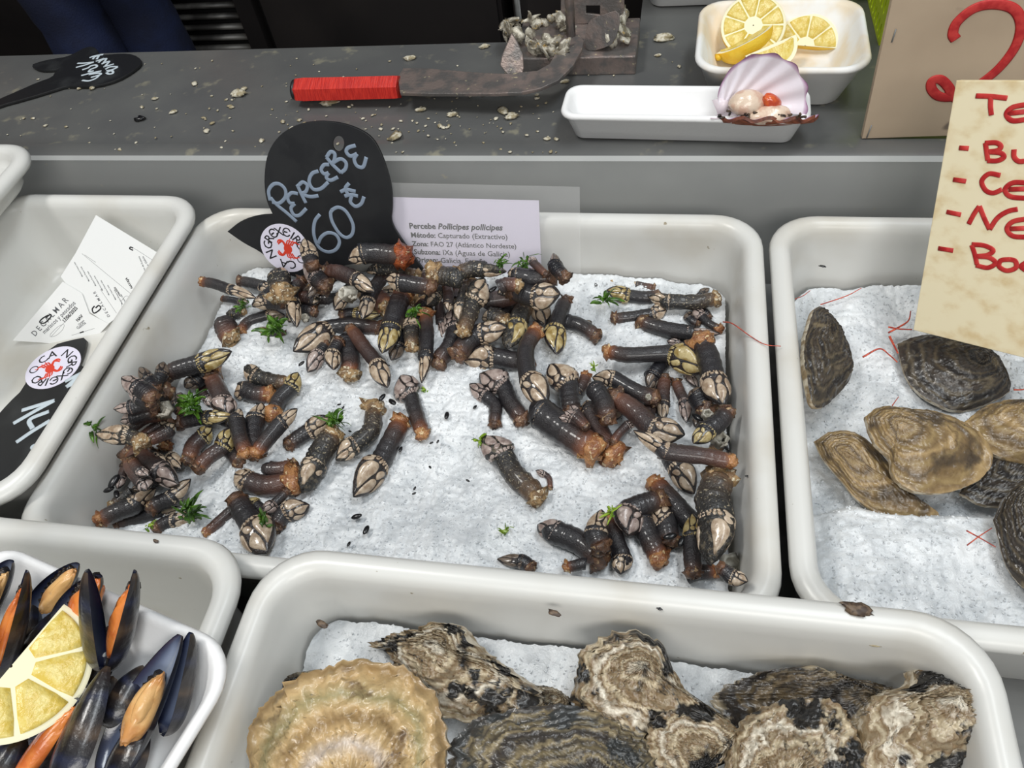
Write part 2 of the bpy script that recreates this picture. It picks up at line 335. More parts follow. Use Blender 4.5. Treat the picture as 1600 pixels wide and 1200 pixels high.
# ------------------------------------------------------------------ ice
ICE = -.071
def ice_surface(x, y, big=.006, seed=0):
    h = big * vn(x, y, .09, seed) * 2 + .0045 * vn(x, y, .028, seed + 1) * 2
    g = np.abs(vn(x, y, .009, seed + 2)) * .0045 + np.abs(vn(x, y, .0048, seed + 3)) * .0028 + vn(x, y, .0024, seed + 4) * .0012
    return h + g
def ice(name, x0, x1, y0, y1, base, step, label, seed, big=.006, r=.03):
    xs = np.arange(x0, x1, step); ys = np.arange(y0, y1, step); X, Y = np.meshgrid(xs, ys)
    rng = np.random.RandomState(seed); X = X + rng.uniform(-.3, .3, X.shape) * step; Y = Y + rng.uniform(-.3, .3, Y.shape) * step
    Z = base(X, Y) + ice_surface(X, Y, big, seed)
    cx, cy = (x0 + x1) / 2, (y0 + y1) / 2                    # pull the corners in to the tray's rounded corners
    dx = np.abs(X - cx) - ((x1 - x0) / 2 - r); dy = np.abs(Y - cy) - ((y1 - y0) / 2 - r)
    dd = np.hypot(np.maximum(dx, 0), np.maximum(dy, 0)); k = np.where((dx > 0) & (dy > 0) & (dd > r), r / np.maximum(dd, 1e-6), 1)
    X = np.where(k < 1, cx + np.sign(X - cx) * ((x1 - x0) / 2 - r + dx * k), X); Y = np.where(k < 1, cy + np.sign(Y - cy) * ((y1 - y0) / 2 - r + dy * k), Y)
    mb = MB().add(np.c_[X.ravel(), Y.ravel(), Z.ravel()], grid_faces(len(ys), len(xs)))
    # loose grains of ice lying on the heap
    n = int((x1 - x0) * (y1 - y0) / 0.000022)
    gx = rng.uniform(x0 + .01, x1 - .01, n); gy = rng.uniform(y0 + .01, y1 - .01, n); gz = base(gx, gy) + ice_surface(gx, gy, big, seed)
    oc = np.array([[1, 0, 0], [-1, 0, 0], [0, 1, 0], [0, -1, 0], [0, 0, 1], [0, 0, -1]], float); of = np.array([(0, 2, 4), (2, 1, 4), (1, 3, 4), (3, 0, 4), (2, 0, 5), (1, 2, 5), (3, 1, 5), (0, 3, 5)])
    s = rng.uniform(.0005, .0013, (n, 1, 1)) * rng.uniform(.6, 1.4, (n, 1, 3)); rot = rng.randn(n, 3, 3); rot = np.linalg.qr(rot)[0]; rot = rot * np.sign(np.linalg.det(rot))[:, None, None]
    V = np.einsum('nij,nkj->nki', rot, oc[None] * s + rng.randn(n, 6, 3) * .00018) + np.stack([gx, gy, gz + .0004], -1)[:, None]
    FF = (of[None] + (np.arange(n) * 6)[:, None, None]).reshape(-1, 3)
    mb2v = V.reshape(-1, 3)
    me = bpy.data.meshes.new(name)
    v0 = mb.v[0]; f0 = np.array(mb.f)
    nv = len(v0) + len(mb2v); me.vertices.add(nv); me.vertices.foreach_set('co', np.concatenate([v0, mb2v]).ravel())
    li = np.concatenate([f0.ravel(), (FF + len(v0)).ravel()]); me.loops.add(len(li)); me.loops.foreach_set('vertex_index', li)
    st = np.concatenate([np.arange(len(f0)) * 4, len(f0) * 4 + np.arange(len(FF)) * 3]); me.polygons.add(len(st)); me.polygons.foreach_set('loop_start', st)
    me.polygons.foreach_set('use_smooth', np.concatenate([np.ones(len(f0), bool), np.zeros(len(FF), bool)]))
    me.update(calc_edges=True); me.validate(); me.materials.append(K['ice'])
    o = bpy.data.objects.new(name, me); link(o)
    return tag(o, label, 'ice', kind='stuff')
S = lambda a, b, t: (lambda q: q * q * (3 - 2 * q))(np.clip((t - a) / (b - a), 0, 1))
def base_c(x, y): return RZ + ICE - .002 + .004 * S(.35, .2, y) + .012 * S(.52, .575, y) * S(-.38, -.25, x) * S(0, -.08, x)
def base_r(x, y): return RZ - .085 + .014 * S(.45, .57, y) * S(.10, .2, x) + .028 * S(.338, .32, y + .02 * vn(x, y, .03, 9)) * S(.095, .13, x) + .01 * S(.12, .3, x)
def base_o(x, y): return RZ - .045 + 0 * x
ice('crushed_ice', -.476, .0640, .226, .584, base_c, .00125, 'crushed ice under the goose barnacles in the middle tray', 3)
ice('crushed_ice', .1250, .665, .232, .581, base_r, .0014, 'crushed ice under the flat oysters in the tray by the wooden list', 11)
ice('crushed_ice', -.240, .18, -.09, .187, base_o, .0022, 'crushed ice mostly hidden under the large rugged oysters', 21)
# ------------------------------------------------------------------ goose barnacles
# zoom windows of the survey: name -> (x0, y0, pixels per unit)
ZW = dict(Q=(0, 0, 1), A=(460, 370, .1375), B=(640, 400, .1375), C=(300, 390, .1375), D=(130, 530, .1375), E=(130, 670, .1375), F=(980, 560, .125), G=(980, 700, .18333), H=(130, 520, .21875), I=(420, 560, .2),
          J=(700, 540, .21672), K=(880, 520, .21661), L=(760, 720, .2875), M=(880, 400, .2167), N=(600, 380, .225), O=(300, 360, .2167), P=(130, 640, .21875))
BARN = '''
M|360,195 290,215 250,225 125,215|70,80|k|0|encrusted brown barnacle pointing left at the back right of the ice
M|670,290 590,300 480,290 310,265|85,115|y|1|black barnacle with mossy plates and green weed at the back right
M|650,235 590,225 540,215 465,205|60,55|r|2|small red-ended barnacle lying on top of the back right row
M|1095,310 960,330 770,330 610,310|100,100|k|1|long black barnacle reaching the back right tray corner
M|970,290 980,280 990,272 1048,225|35,50|d|3|tiny black blade-like barnacle sticking up near the back right corner
M|375,450 500,440 640,420 760,390|80,110||0|short black barnacle with tan tip behind the brown back right one
M|570,480 700,520 890,555 1130,575|105,80|p|2|brown barnacle with slim lilac plates lying level near the right wall
M|1120,525 1050,490 1000,440 925,370|60,80|pH|3|lilac-grey barnacle on a big tan lump by the right wall
M|1050,440 1030,415 1000,385 915,330|55,60|d|2|small dark barnacle below the back right corner
M|965,490 930,470 910,450 885,405|60,75|d|0|dark barnacle tucked under the lilac-grey one
M|330,690 480,715 780,700 1040,800|105,200|yo|3|long black barnacle with orange end and big ochre plates
M|740,730 690,800 650,860 600,955|110,100|d|2|blunt dark brown barnacle under the ochre plated one
M|905,650 870,640 840,635 745,625|45,65|p|2|small pinkish barnacle between two long ones at the right
M|1000,625 1040,720 1080,880 1120,1085|150,195|HC|4|broad black barnacle hanging down against the right wall
M|880,800 890,830 900,850 958,955|60,75|p|1|small red-tipped barnacle under the ochre plates
F|965,640 940,590 900,490 820,370|250,230|d|3|stout black barnacle with a ring of small scales by the right wall
F|470,260 450,400 450,560 430,775|150,140|r|2|reddish barnacle pointing straight down, left one of the joined pair
F|610,300 660,420 710,530 770,800|125,150|rp|3|reddish barnacle slanting down, right one of the joined pair
F|1240,680 1150,790 1000,900 860,1090|220,220|y|2|dark barnacle with yellow-green plates against the right wall
F|1100,1160 1120,1100 1140,1050 1150,960|160,150|k|3|stubby crusted barnacle beside a blue-black mussel at the right
K|380,470 520,570 640,690 865,770|140,195|rC|4|rusty-ended barnacle with two broad pale plates in the right cluster
F|1290,1288 1000,1230 520,1170 66,930|195,190|ro|5|long reddish barnacle lying level with a yellow end at the right wall
K|650,475 510,420 370,340 215,300|115,120||3|black barnacle with pale scaly head pointing up left
K|640,440 625,540 615,590 600,650|85,70|rn|1|short brown barnacle stub below the scaly headed one
K|320,610 290,500 240,420 190,350|130,90|p|4|stubby barnacle with a whiskered grey tip in the right cluster
K|360,790 400,730 460,670 515,635|60,65|rp|3|thin salmon coloured barnacle on the ice beside the flared one
K|350,870 270,740 200,580 150,490|140,110|Hr|2|big black barnacle with a flared orange-brown end
J|1030,740 850,620 690,505 590,450|205,170|o|3|thick black barnacle with a pale tan end in the middle right
J|890,490 880,400 868,290 765,115|130,200|C|5|upright barnacle with bright cream plates pointing up left
J|995,590 950,560 890,530 800,505|55,65|rp|7|lower of three small pink barnacles fanned out on the thick one
J|1000,580 960,530 925,480 885,425|60,60|rp|6|upper of three small pink barnacles fanned out on the thick one
J|990,585 950,545 910,510 845,465|55,60|rp|8|middle of three small pink barnacles fanned out on the thick one
J|530,530 450,410 400,300 250,175|115,190|p|4|barnacle with wine-edged plates, bent towards the middle of the ice
J|335,565 340,440 270,365 145,295|90,105|p|3|small brown barnacle with an orange end and translucent tip
J|640,1080 480,930 400,800 300,640|150,215|kp|1|lone barnacle with a crusty white head near the middle of the ice
J|738,1025 730,960 700,930 630,910|38,52|rp|1|tiny brown barnacle lying alone on the ice
K|165,315 140,370 110,410 60,470|85,60|ro|2|orange-ended stub beside the cream plated head
N|1055,610 985,740 1000,940 1160,1110|110,180|oC|4|bent barnacle with orange end, head down, in the middle of the ice
N|1000,830 870,810 760,790 550,790|120,170||3|barnacle with pointed dark tip lying level behind the bent one
N|1260,400 1225,490 1190,590 1170,765|100,155|y|3|smooth barnacle pointing down at the right of the back heap
N|1470,640 1370,575 1290,550 1200,530|95,80|n|1|dark ribbed barnacle stub with a tan end at the heap's right
N|1440,600 1435,580 1430,565 1405,530|28,44|d|2|tiny dark fin barnacle growing on the ribbed stub
N|980,440 950,490 930,560 880,735|120,155|yk|5|mossy barnacle with olive plates pointing down in the back heap
B|560,1100 680,960 790,890 1120,850|215,235|C|4|black barnacle with one big cream plate pointing right
B|320,1200 470,1010 520,840 500,590|190,215|p|6|black barnacle with salmon end, head pointing up in the heap
B|610,850 680,670 720,530 890,280|175,260|k|5|black barnacle with a mussel-crusted head pointing up right
B|1235,440 1090,480 920,500 800,480|185,170|ro|4|pink-brown ribbed barnacle lying level in the heap
B|1590,250 1420,255 1235,235 1115,225|190,175||4|brown-black barnacle at the right end of the heap by the label
B|1545,205 1460,125 1410,80 1375,0|85,95|rp|5|young red-brown barnacle standing up at the right of the label
B|1760,240 1700,180 1660,120 1650,-40|150,110|dp|3|dark barnacle standing upright at the heap's far right
N|900,330 960,345 1040,370 1222,385|130,180|C|3|black barnacle with wide cream plates pointing right towards the empty ice
N|1000,400 1040,420 1070,440 1140,565|80,135||2|barnacle with two pale oval plates under the wide cream plated one
B|560,190 700,150 800,150 1100,200|170,150|k|3|crusty black barnacle along the bottom edge of the white label
B|300,215 420,230 520,250 650,250|200,150|kH|4|brown encrusted barnacle below the word Galicia
B|425,330 440,440 440,530 430,630|110,90|or|6|orange-topped barnacle hanging down, left of the orange pair
B|515,370 505,440 500,490 520,550|100,90|or|7|orange-topped barnacle hanging down, right of the orange pair
B|340,420 340,560 355,740 395,940|105,85|rp|6|thin brown barnacle hanging down in the heap
N|290,500 300,640 290,770 275,970|90,78|oH|7|barnacle with a double orange knob hanging down in the heap
N|265,415 275,450 285,480 290,520|110,90|okn|6|orange knobbly stub above the hanging barnacle
B|60,480 150,450 220,450 290,440|170,120|kH|5|tan crusted stub beside the tail of the black sign
N|130,350 90,450 50,590 10,770|130,130|oy|8|black barnacle with red-orange top hanging down at the heap's centre
N|195,715 190,640 190,590 190,510|95,130|k|4|weedy barnacle with a torn pale plate in the heap
B|1060,750 1000,710 940,690 820,680|190,150|k|3|black barnacle spotted with white crust above the big cream plate
B|1230,330 1100,320 1030,350 920,410|150,110|rkn|5|fuzzy tan-brown lump at the right of the heap
A|1220,210 950,190 800,190 600,230|215,190|HR|12|fat black barnacle with a big rust-orange end in front of the sign
A|365,390 520,410 690,480 930,600|165,160|r|9|ribbed black barnacle slanting down right under the sign
A|350,560 300,515 270,480 90,285|180,200|p|8|wine-edged barnacle pointing up left at the white sticker
A|205,330 190,290 180,250 145,20|150,175||9|barnacle standing up against the sticker's right edge
A|1540,570 1350,545 1210,520 1040,510|180,180||9|black barnacle with pale oval plates lying level in the heap
A|1400,440 1160,380 960,365 810,380|125,115|k|9|knobbly black barnacle lying across the foot of the sign
A|1540,570 1510,480 1500,430 1525,305|95,105|rp|8|small brown barnacle standing at the tip of the sign's tail
A|270,700 400,710 560,690 700,690|125,120||5|blue-black barnacle lying level in the left of the heap
A|1060,800 950,720 880,680 720,560|225,200|kr|7|big dark crusted barnacle with a rusty head in the heap
A|1245,640 1200,625 1175,612 920,625|95,140||10|pale plated head poking out left of the red-orange topped one
A|560,890 620,880 690,880 1030,890|130,175|y|6|barnacle head with striped plates above the long bent one
O|1360,705 1150,685 985,705 755,900|105,190|C|6|long bent barnacle with a large grey head pointing down left
O|1135,1030 1140,930 1110,830 1085,760|130,110|okn|4|short barnacle with a rusty round end under the long bent one
O|1060,800 1035,840 1015,880 1000,1005|80,110||4|dark head hanging under the long bent barnacle
O|1150,715 1240,840 1335,960 1390,1145|95,135|r|8|lone brown barnacle with yellow end slanting down below the heap
O|960,830 945,850 925,885 815,1010|85,115|p|5|lilac-grey head under the tip of the long bent barnacle
C|125,365 260,390 430,450 740,535|110,115|o|4|barnacle with a split tan end at the heap's far left
C|560,360 680,385 800,415 910,475|120,115||3|smooth black barnacle beside the tan crust lump at the left
C|1010,500 1000,410 990,340 985,200|220,205|kH|5|chalky crust covered barnacle standing below the sticker
C|1250,365 1140,470 1145,590 1160,875|140,165||7|arched black barnacle with a dark red tip at the heap's left
C|1060,605 960,600 860,595 690,650|150,150||4|black barnacle with two slim plates at the left of the heap
C|560,915 650,815 860,745 1055,730|110,115|o|3|barnacle with a rusty end lying above the green weed
C|440,1000 400,930 385,870 400,780|215,140|rkn|4|round brown barnacle stub at the left edge of the ice
C|355,560 450,570 540,590 640,620|70,85|d|2|thin black barnacle against the left end of the heap
C|560,700 520,720 480,735 385,745|120,110|yk|2|moss-tinged barnacle in the left end of the heap
C|1040,945 970,950 900,950 725,905|70,90|y|1|small barnacle half covered with bright green weed
C|1225,520 1300,540 1370,570 1450,600|130,110|kr|6|knobbly purple-brown barnacle at the left of the heap
C|1385,700 1330,695 1280,685 1200,700|120,100|n|5|tan stub peeping out below the purple-brown barnacle
C|1390,500 1430,475 1455,455 1580,365|75,95|rp|11|small rust coloured head pointing up right in the heap
H|610,285 720,250 830,220 1070,155|120,135|yp|3|long grey-black barnacle with a tan curved head at the upper left
D|810,570 785,520 755,475 615,340|140,145|pd|3|grey plated head pointing up left, topmost of the left clump
D|780,660 730,620 650,570 410,455|190,190|p|4|large pointed lilac-grey head at the left of the clump
D|830,540 855,470 885,410 945,265|125,140|pd|4|grey head pointing up against the left clump's long barnacle
D|790,740 690,745 580,770 340,815|160,130|p|3|grey blunt head pointing left in the left clump
D|790,820 690,850 590,880 415,910|160,150|p|4|lower grey head of the left clump, lying by the wall
D|770,730 700,710 640,690 505,570|110,125|p|5|slim pale head in the middle of the left clump
D|930,610 840,670 770,730 700,790|230,150|dn|2|broad black stalk in the middle of the left clump
D|900,880 720,900 600,970 505,1010|115,90|r|6|red-brown barnacle below the left clump's acorn shell
H|405,775 370,755 335,735 95,700|100,135|kH|4|ragged dark barnacle with torn membrane at the far left
H|430,745 490,700 550,660 610,635|85,80|r|5|red-brown barnacle, upper of two beside the tan crumbly lumps
H|475,765 540,735 600,705 660,660|90,80|r|6|red-brown barnacle, lower of two beside the tan crumbly lumps
H|590,805 592,740 600,680 640,610|72,80|rH|7|short barnacle standing on a tan crumbly end in the left clump
E|560,280 740,420 860,490 1100,600|250,240|pr|5|thick purple-brown barnacle with broad plates at the lower left
E|520,380 620,530 690,610 750,690|165,160|pr|6|purple-brown barnacle tapering down at the lower left
E|560,370 615,440 645,480 730,545|105,110|pr|8|little barnacle with small grey plates lying on the purple-brown one
E|500,390 455,500 440,560 405,690|95,95|rp|5|slim grey barnacle hanging down at the far lower left
E|850,300 920,310 980,310 1140,440|105,150||6|black barnacle with one long cream plate pointing right at the left clump
E|780,255 795,290 805,310 935,385|90,110||7|small plated head just under the tan crumbly lumps
E|215,1030 380,950 560,880 810,650|190,180|o|5|barnacle with long cream plates, pointing up right, near the front left
E|410,1065 640,1010 860,960 1150,890|140,125||6|ribbed barnacle lying above the tray's front rim at the left
E|850,1120 930,1075 1010,1050 1335,1000|140,155||7|barnacle with wine-edged plates nearest the front left corner
E|790,890 880,840 990,800 1245,590|170,165||6|barnacle with a black-tipped cream head at the lower left
E|360,870 450,800 520,750 610,700|150,120|kd|4|dark encrusted barnacle behind the front left ones
H|760,905 790,810 850,750 930,690|110,120|ry|4|barnacle with ribbed ochre plates in the left group
H|830,960 900,885 990,825 1075,690|100,130|ry|5|barnacle with a bright salmon end in the left group
H|1125,925 1060,850 1010,790 960,740|105,130||4|grey-black barnacle at the left of the fan of three
H|1165,860 1120,745 1098,635 1100,545|105,80|o|6|left barnacle of the upright fan of three
H|1225,860 1222,745 1230,625 1255,500|122,110||5|middle barnacle of the upright fan of three
H|1245,850 1325,750 1410,650 1540,555|105,92|o|7|right barnacle of the upright fan of three
H|920,325 960,400 1000,490 1005,575|115,165|pr|5|greyish barnacle with its head down at the top of the left group
H|850,370 858,430 885,470 925,515|62,65|rp|4|small curled barnacle beside the greyish one
H|920,255 845,310 800,350 735,405|110,115|dH|4|glossy black barnacle with an orange knob at the upper left
H|700,645 790,620 880,605 1075,605|92,95|y|4|black barnacle with greenish plates pointing right in the left group
H|700,560 690,545 682,530 720,430|85,105|pd|5|grey head beside the green weed ball
H|1455,360 1350,345 1240,315 1140,265|100,120|k|4|smooth barnacle with a whiskered head pointing left
H|1320,440 1230,440 1160,410 1075,420|115,115|o|3|short barnacle with an orange-red end below the whiskered one
H|1360,580 1400,480 1480,400 1553,295|100,115|yH|5|barnacle with a yellow-green head pointing up right
H|1495,955 1410,975 1340,975 1300,935|105,60|rn|1|blunt upper barnacle of the brown pair sharing a tan end
H|1490,1060 1330,1095 1190,1070 1065,1020|140,155|rH|2|lower barnacle of the brown pair with a pointed pale head
P|885,875 970,800 1050,730 1100,690|72,60|or|2|thin red-orange barnacle stub at the front left of the ice
P|1100,655 1150,740 1210,830 1355,990|150,255|C|3|arched barnacle with huge cream plates facing the front
P|1450,590 1400,640 1365,670 1290,745|62,95|p|4|slim grey-brown barnacle under the brown pair
P|1380,830 1410,780 1440,740 1605,655|115,150||2|barnacle with glossy pale head pointing right behind the arched one
P|1300,750 1260,710 1230,690 1155,640|85,115|y|2|small plated head between the arched barnacle and the brown pair
I|170,665 240,615 310,570 490,480|115,160||2|short barnacle with green weed on its tip in the open ice
I|500,600 440,680 365,820 235,1030|165,190|k|2|black gritty barnacle lying in the open ice
I|820,390 800,560 680,670 510,770|130,150|kH|1|barnacle with a large tan lump and tiny mussels in the open ice
I|1030,500 940,680 870,810 635,1050|145,235|o|1|large lone barnacle with a big dark head left of the middle
I|1200,585 1150,430 1110,300 1000,150|115,205|op|1|lone barnacle pointing up with a trumpet shaped head
L|610,530 500,440 380,390 290,330|120,115|p|1|brown barnacle with a pale hooked head at the front of the ice
L|620,460 605,430 595,400 605,265|112,110||2|short barnacle with a bristly striped head at the front
L|675,320 700,420 740,530 745,620|90,105|o|1|thin barnacle pointing down at the front rim
L|935,210 850,240 775,270 745,395|112,165|p|4|barnacle with a rounded grey head at the front right
L|940,530 890,430 850,340 820,260|112,95|o|3|barnacle with a rusty end pointing down at the front right
L|995,430 985,385 970,335 895,260|110,125||2|small barnacle between two others at the front right
L|920,120 1020,230 1100,320 1150,380|100,70|on|1|straight brown barnacle with a yellow crusty end at the front right
L|1125,600 1120,520 1120,420 1105,290|90,92|y|4|slim ribbed barnacle standing up with yellow-edged plates
L|1270,90 1230,200 1250,310 1250,560|165,195|k|3|big gritty black barnacle along the right wall near the front
L|1240,600 1160,605 1100,625 1040,645|72,60|on|2|tan barnacle stub lying along the front rim at the right
L|1280,590 1310,610 1330,630 1415,670|75,85||2|small barnacle head in the front right corner of the ice
L|1000,-45 1010,-10 1035,25 1150,165|105,135|C|4|black head with two glossy oval plates above the gritty one
L|235,575 220,562 200,550 62,522|72,72|d|1|dark barnacle head lying alone just behind the front rim
L|440,578 490,568 530,560 600,565|58,55|on|1|orange barnacle stub at the front rim left of the thin one
Q|600,430 585,450 575,470 570,500|20,22||1|dark barnacle buried under the slanting ribbed one below the sign
Q|735,440 728,460 722,480 715,505|22,24|k|1|crusty barnacle buried behind the mussel-crusted head
Q|800,470 790,490 780,505 768,525|20,24||1|black barnacle buried beside the mossy olive-plated one
Q|830,430 815,440 800,450 780,462|20,22|r|1|brown barnacle buried at the right of the heap under the fuzzy lump
Q|530,425 515,435 500,445 478,462|18,20|d|1|black barnacle buried below the sign's foot at the left
Q|440,440 425,455 415,465 398,482|18,20|d|1|black barnacle buried beside the chalky crusted one
Q|480,450 470,470 462,485 455,505|18,20|k|1|crusted barnacle buried right of the arched red-tipped one
Q|640,500 630,520 622,540 615,565|20,22|d|1|dark barnacle hanging behind the red-orange topped one
Q|700,440 690,450 680,462 668,480|20,22|k|1|brown crusted barnacle buried under the white label's middle
Q|560,440 548,452 536,464 520,482|20,22||1|black barnacle buried left of the barrel-shaped acorn shell
Q|265,660 250,668 238,674 215,690|16,18|d|1|black barnacle buried in the middle of the left clump
Q|255,745 240,752 228,760 205,775|18,20|d|1|black barnacle buried at the lower left under the purple-brown ones
Q|330,650 345,655 358,660 385,668|16,18|d|1|black barnacle buried behind the fan of three
Q|1105,615 1100,632 1096,645 1090,668|18,20|d|1|black barnacle buried behind the paired acorn shells
Q|985,610 975,625 968,640 955,660|16,18|d|1|black barnacle buried in the middle right cluster
'''
def surf(head):
    """point and outward direction on the barnacle head: u along its axis, v across, side = +1 top, -1 underneath"""
    P, A, Sd, U, Wf, Tf = head
    def fn(u, v, side=1, lift=0.0):
        v = np.clip(v, -1.02, 1.02); w_ = np.interp(u, Wf[0], Wf[1]); sk = np.interp(u, Wf[0], Wf[2]); th = w_ * np.interp(u, Tf[0], Tf[1])
        z = np.sqrt(np.maximum(0, 1 - np.abs(v) ** 2.3)); k = 1 + lift / (w_ + 1e-6)
        return P + np.outer(u, A) + np.outer(w_ * v * (1 + lift * .0) + sk, Sd) + np.outer(side * (th * z + lift), U)
    return fn
PL = {'tergum': [(.40, -.10), (.46, -.55), (.66, -.74), (.80, -.62), (.97, -.06), (.93, .26), (.66, .06)],
      'scutum': [(.17, .22), (.30, .02), (.46, .10), (.66, .26), (.86, .50), (.74, .80), (.52, .93), (.30, .88), (.18, .62)],
      'carina': [(.20, -.82), (.30, -.62), (.42, -.66), (.62, -.84), (.72, -.95), (.58, -1.0), (.32, -1.0)],
      'latus': [(.15, -.46), (.24, -.14), (.36, -.04), (.39, -.34), (.32, -.50), (.20, -.60)],
      'rostrum': [(.10, .86), (.16, .70), (.25, .82), (.30, .97), (.18, 1.0)]}
def chaikin(p, n=2):
    p = np.asarray(p, float)
    for _ in range(n): q = np.roll(p, -1, 0); p = np.stack([.75 * p + .25 * q, .25 * p + .75 * q], 1).reshape(-1, 2)
    return p
def patch(fn, poly, side, hgt, it=2):
    p = chaikin(poly, it); c = p.mean(0); n = len(p); rings = []
    for s_, h in ((1.04, -.25), (.99, .55), (.86, .95), (.55, 1.12), (.2, 1.18)):
        q = c + (p - c) * s_; rings.append(fn(q[:, 0], q[:, 1], side, hgt * h))
    return loft(rings, False, True)
PLACED = []
TOCAM0 = np.array([.0, -.45, .9])
def spine_of(px, wpx, lift):
    out = []; rad = []
    for (x, y), wp in zip(px, wpx):
        p = at(x, y, ICE); r = wp / 2 * depth(p) / F
        p = at(x, y, ICE + r * .8 + lift); r = wp / 2 * depth(p) / F; out.append(p); rad.append(r)
    return np.array(out), np.array(rad)
def barnacle(row, idx):
    zone, pts, ws, fl, q, label = row; rng = np.random.RandomState(idx * 7 + 3)
    x0, y0, sc = ZW[zone]; px = [(x0 + a * sc, y0 + b_ * sc) for a, b_ in pts]; w0, w1 = ws[0] * sc * 1.13, ws[1] * sc * 1.10
    k = 9; dens = spline([np.array(p) for p in px], k); wd = np.interp(np.linspace(0, 1, k), [0, .6, .8, 1], [w0, w0, w1 * .75, w1 * .25])
    lift = 0.0
    if PLACED:                                               # settle on whatever already lies there
        C = np.concatenate([p for p, r in PLACED]); Rr = np.concatenate([r for p, r in PLACED])
        while lift < .075:
            p, r = spine_of(dens, wd, lift)
            if np.any(p[:, 1] + r > np.where(p[:, 0] < -.085, .560, .583)) or np.any(p[:, 0] + r > .0655) or np.any(p[:, 0] - r < -.478): lift += .002; continue
            d = np.linalg.norm(p[:, None] - C[None], axis=2)
            if np.all(d > .80 * (r[:, None] * .95 + Rr[None])): break
            lift += .002
    p, r = spine_of(dens, wd, lift); PLACED.append((p, r * .95))
    cp, cr = spine_of(px, [w0, w0, w0, w1], lift)
    r0 = cr[:3].mean(); wh = cr[3]; org = np.array([cp[1][0], cp[1][1], cp[1][2] - r0])
    o = empty('goose_barnacle', org, label, 'barnacle', 'goose barnacles on the ice')
    tocam = _unit(CAM - cp[2])
    # stalk
    n = 30; sp = spline([cp[0], cp[1], cp[2], cp[2] + (cp[3] - cp[2]) * .18], n); t = np.linspace(0, 1, n); crust = 'k' in fl
    prof = np.interp(t, [0, .06, .2, .55, .85, 1], [.72, .92, .96, 1.0, 1.04, .98]); ribs = .022 * np.sin(t * n * 1.9 + idx) + .015 * rng.randn(n)
    seg = 16; T, Sd, U = frames(sp, tocam); a = np.linspace(0, 2 * np.pi, seg, endpoint=False); rings = []
    for i in range(n):
        rr = r0 * (prof[i] + ribs[i]) * (1 + (.10 if crust else .035) * vn(a * 1.6 + 9 * idx, t[i] * 9 + 0 * a, .5 if crust else 1.1, idx % 30) * 2)
        rings.append(sp[i] + np.outer(rr * np.cos(a), Sd[i]) + np.outer(.92 * rr * np.sin(a), U[i]))
    km = 'stalko' if 'o' in fl and 'r' not in fl else 'stalkr' if 'r' in fl else 'stalkk' if crust else 'stalkd' if 'd' in fl else 'stalk'
    mb = MB(); mb.add(*loft(rings), a=np.repeat(t * .97 + .02, seg)); mb.build('stalk', K[km], o, origin=org)
    # holdfast: the torn lump at the base
    dirb = _unit(cp[0] - cp[1]); kk = 1.25 if 'H' in fl else .92; hb = MB(); m_, n_ = 9, 14
    hc = cp[0] + dirb * r0 * .1; th = np.linspace(0, np.pi, m_); ph = np.linspace(0, 2 * np.pi, n_, endpoint=False); rings = []
    s2 = _unit(np.cross(dirb, tocam)); u2 = np.cross(s2, dirb)
    for i in range(m_):
        nz = 1 + .55 * vn(ph * 1.3 + idx * 3, np.full(n_, th[i] * 1.3), .6, idx % 25) + .22 * rng.randn(n_) * math.sin(th[i])
        q = r0 * kk * nz; rings.append(hc + np.outer(q * .75 * np.cos(th[i]), dirb) + np.outer(q * np.sin(th[i]) * np.cos(ph), s2) + np.outer(q * .88 * np.sin(th[i]) * np.sin(ph), u2))
    hb.add(*loft(rings)).build('holdfast', K['holdr' if 'R' in fl else 'holdk' if crust else 'hold' if ('o' in fl or 'H' in fl) else 'holdb'], o, origin=org)
    if 'n' in fl: return o
    # head (capitulum) with its shell plates
    A = cp[3] - cp[2]; L_ = np.linalg.norm(A); Ad = A / L_; up = tocam - Ad * (tocam @ Ad); up /= np.linalg.norm(up); side = np.cross(Ad, up)
    if 'C' not in fl:
        roll = rng.uniform(-.55, .55); up, side = up * math.cos(roll) + side * math.sin(roll), side * math.cos(roll) - up * math.sin(roll)
    sgn = 1 if rng.rand() < .5 else -1; wn = r0 / wh if wh > 0 else 1
    us = np.array([-.05, .0, .1, .22, .40, .6, .78, .9, .97, 1.0]); ww = wh * np.array([wn * .92, wn, (wn + 1) / 2 * 1.05, 1.0, 1.0, .86, .60, .34, .16, .04])
    sk = sgn * wh * np.array([0, 0, 0, .02, .06, .14, .24, .30, .33, .34])
    Tf = (np.array([0, .15, .5, 1]), np.array([.9, .72, .52, .5]))
    fn = surf((cp[2], A, side, up, (us, ww, sk), Tf))
    vv = np.sin(np.linspace(-np.pi / 2, np.pi / 2, 11)); uu = np.linspace(-.05, 1, 20); rings = []
    for u_ in uu:
        top = fn(np.full(11, u_), vv, 1); bot = fn(np.full(9, u_), vv[1:-1][::-1], -1); rings.append(np.concatenate([top, bot]))
    rr = np.array(rings); rr += rng.randn(*rr.shape) * wh * (.03 if crust else .008)
    cap = MB().add(*loft(list(rr))).build('capitulum', K['membk' if crust else 'memb'], o, origin=org)
    pm = K['plated' if 'd' in fl else 'platey' if 'y' in fl else 'platep' if 'p' in fl else 'plate']
    for nm, poly in PL.items():
        if crust and rng.rand() < .35: continue
        if 'd' in fl and nm in ('latus', 'rostrum'): continue
        poly = np.array(poly) + rng.randn(len(poly), 2) * .018; poly[:, 1] *= sgn * -1
        mb = MB()
        for sd in (1, -1): mb.add(*patch(fn, poly, sd, wh * .075))
        mb.build(nm + '_plate', pm, cap, origin=org)
    mb = MB()                                                # whorl of little scales round the neck
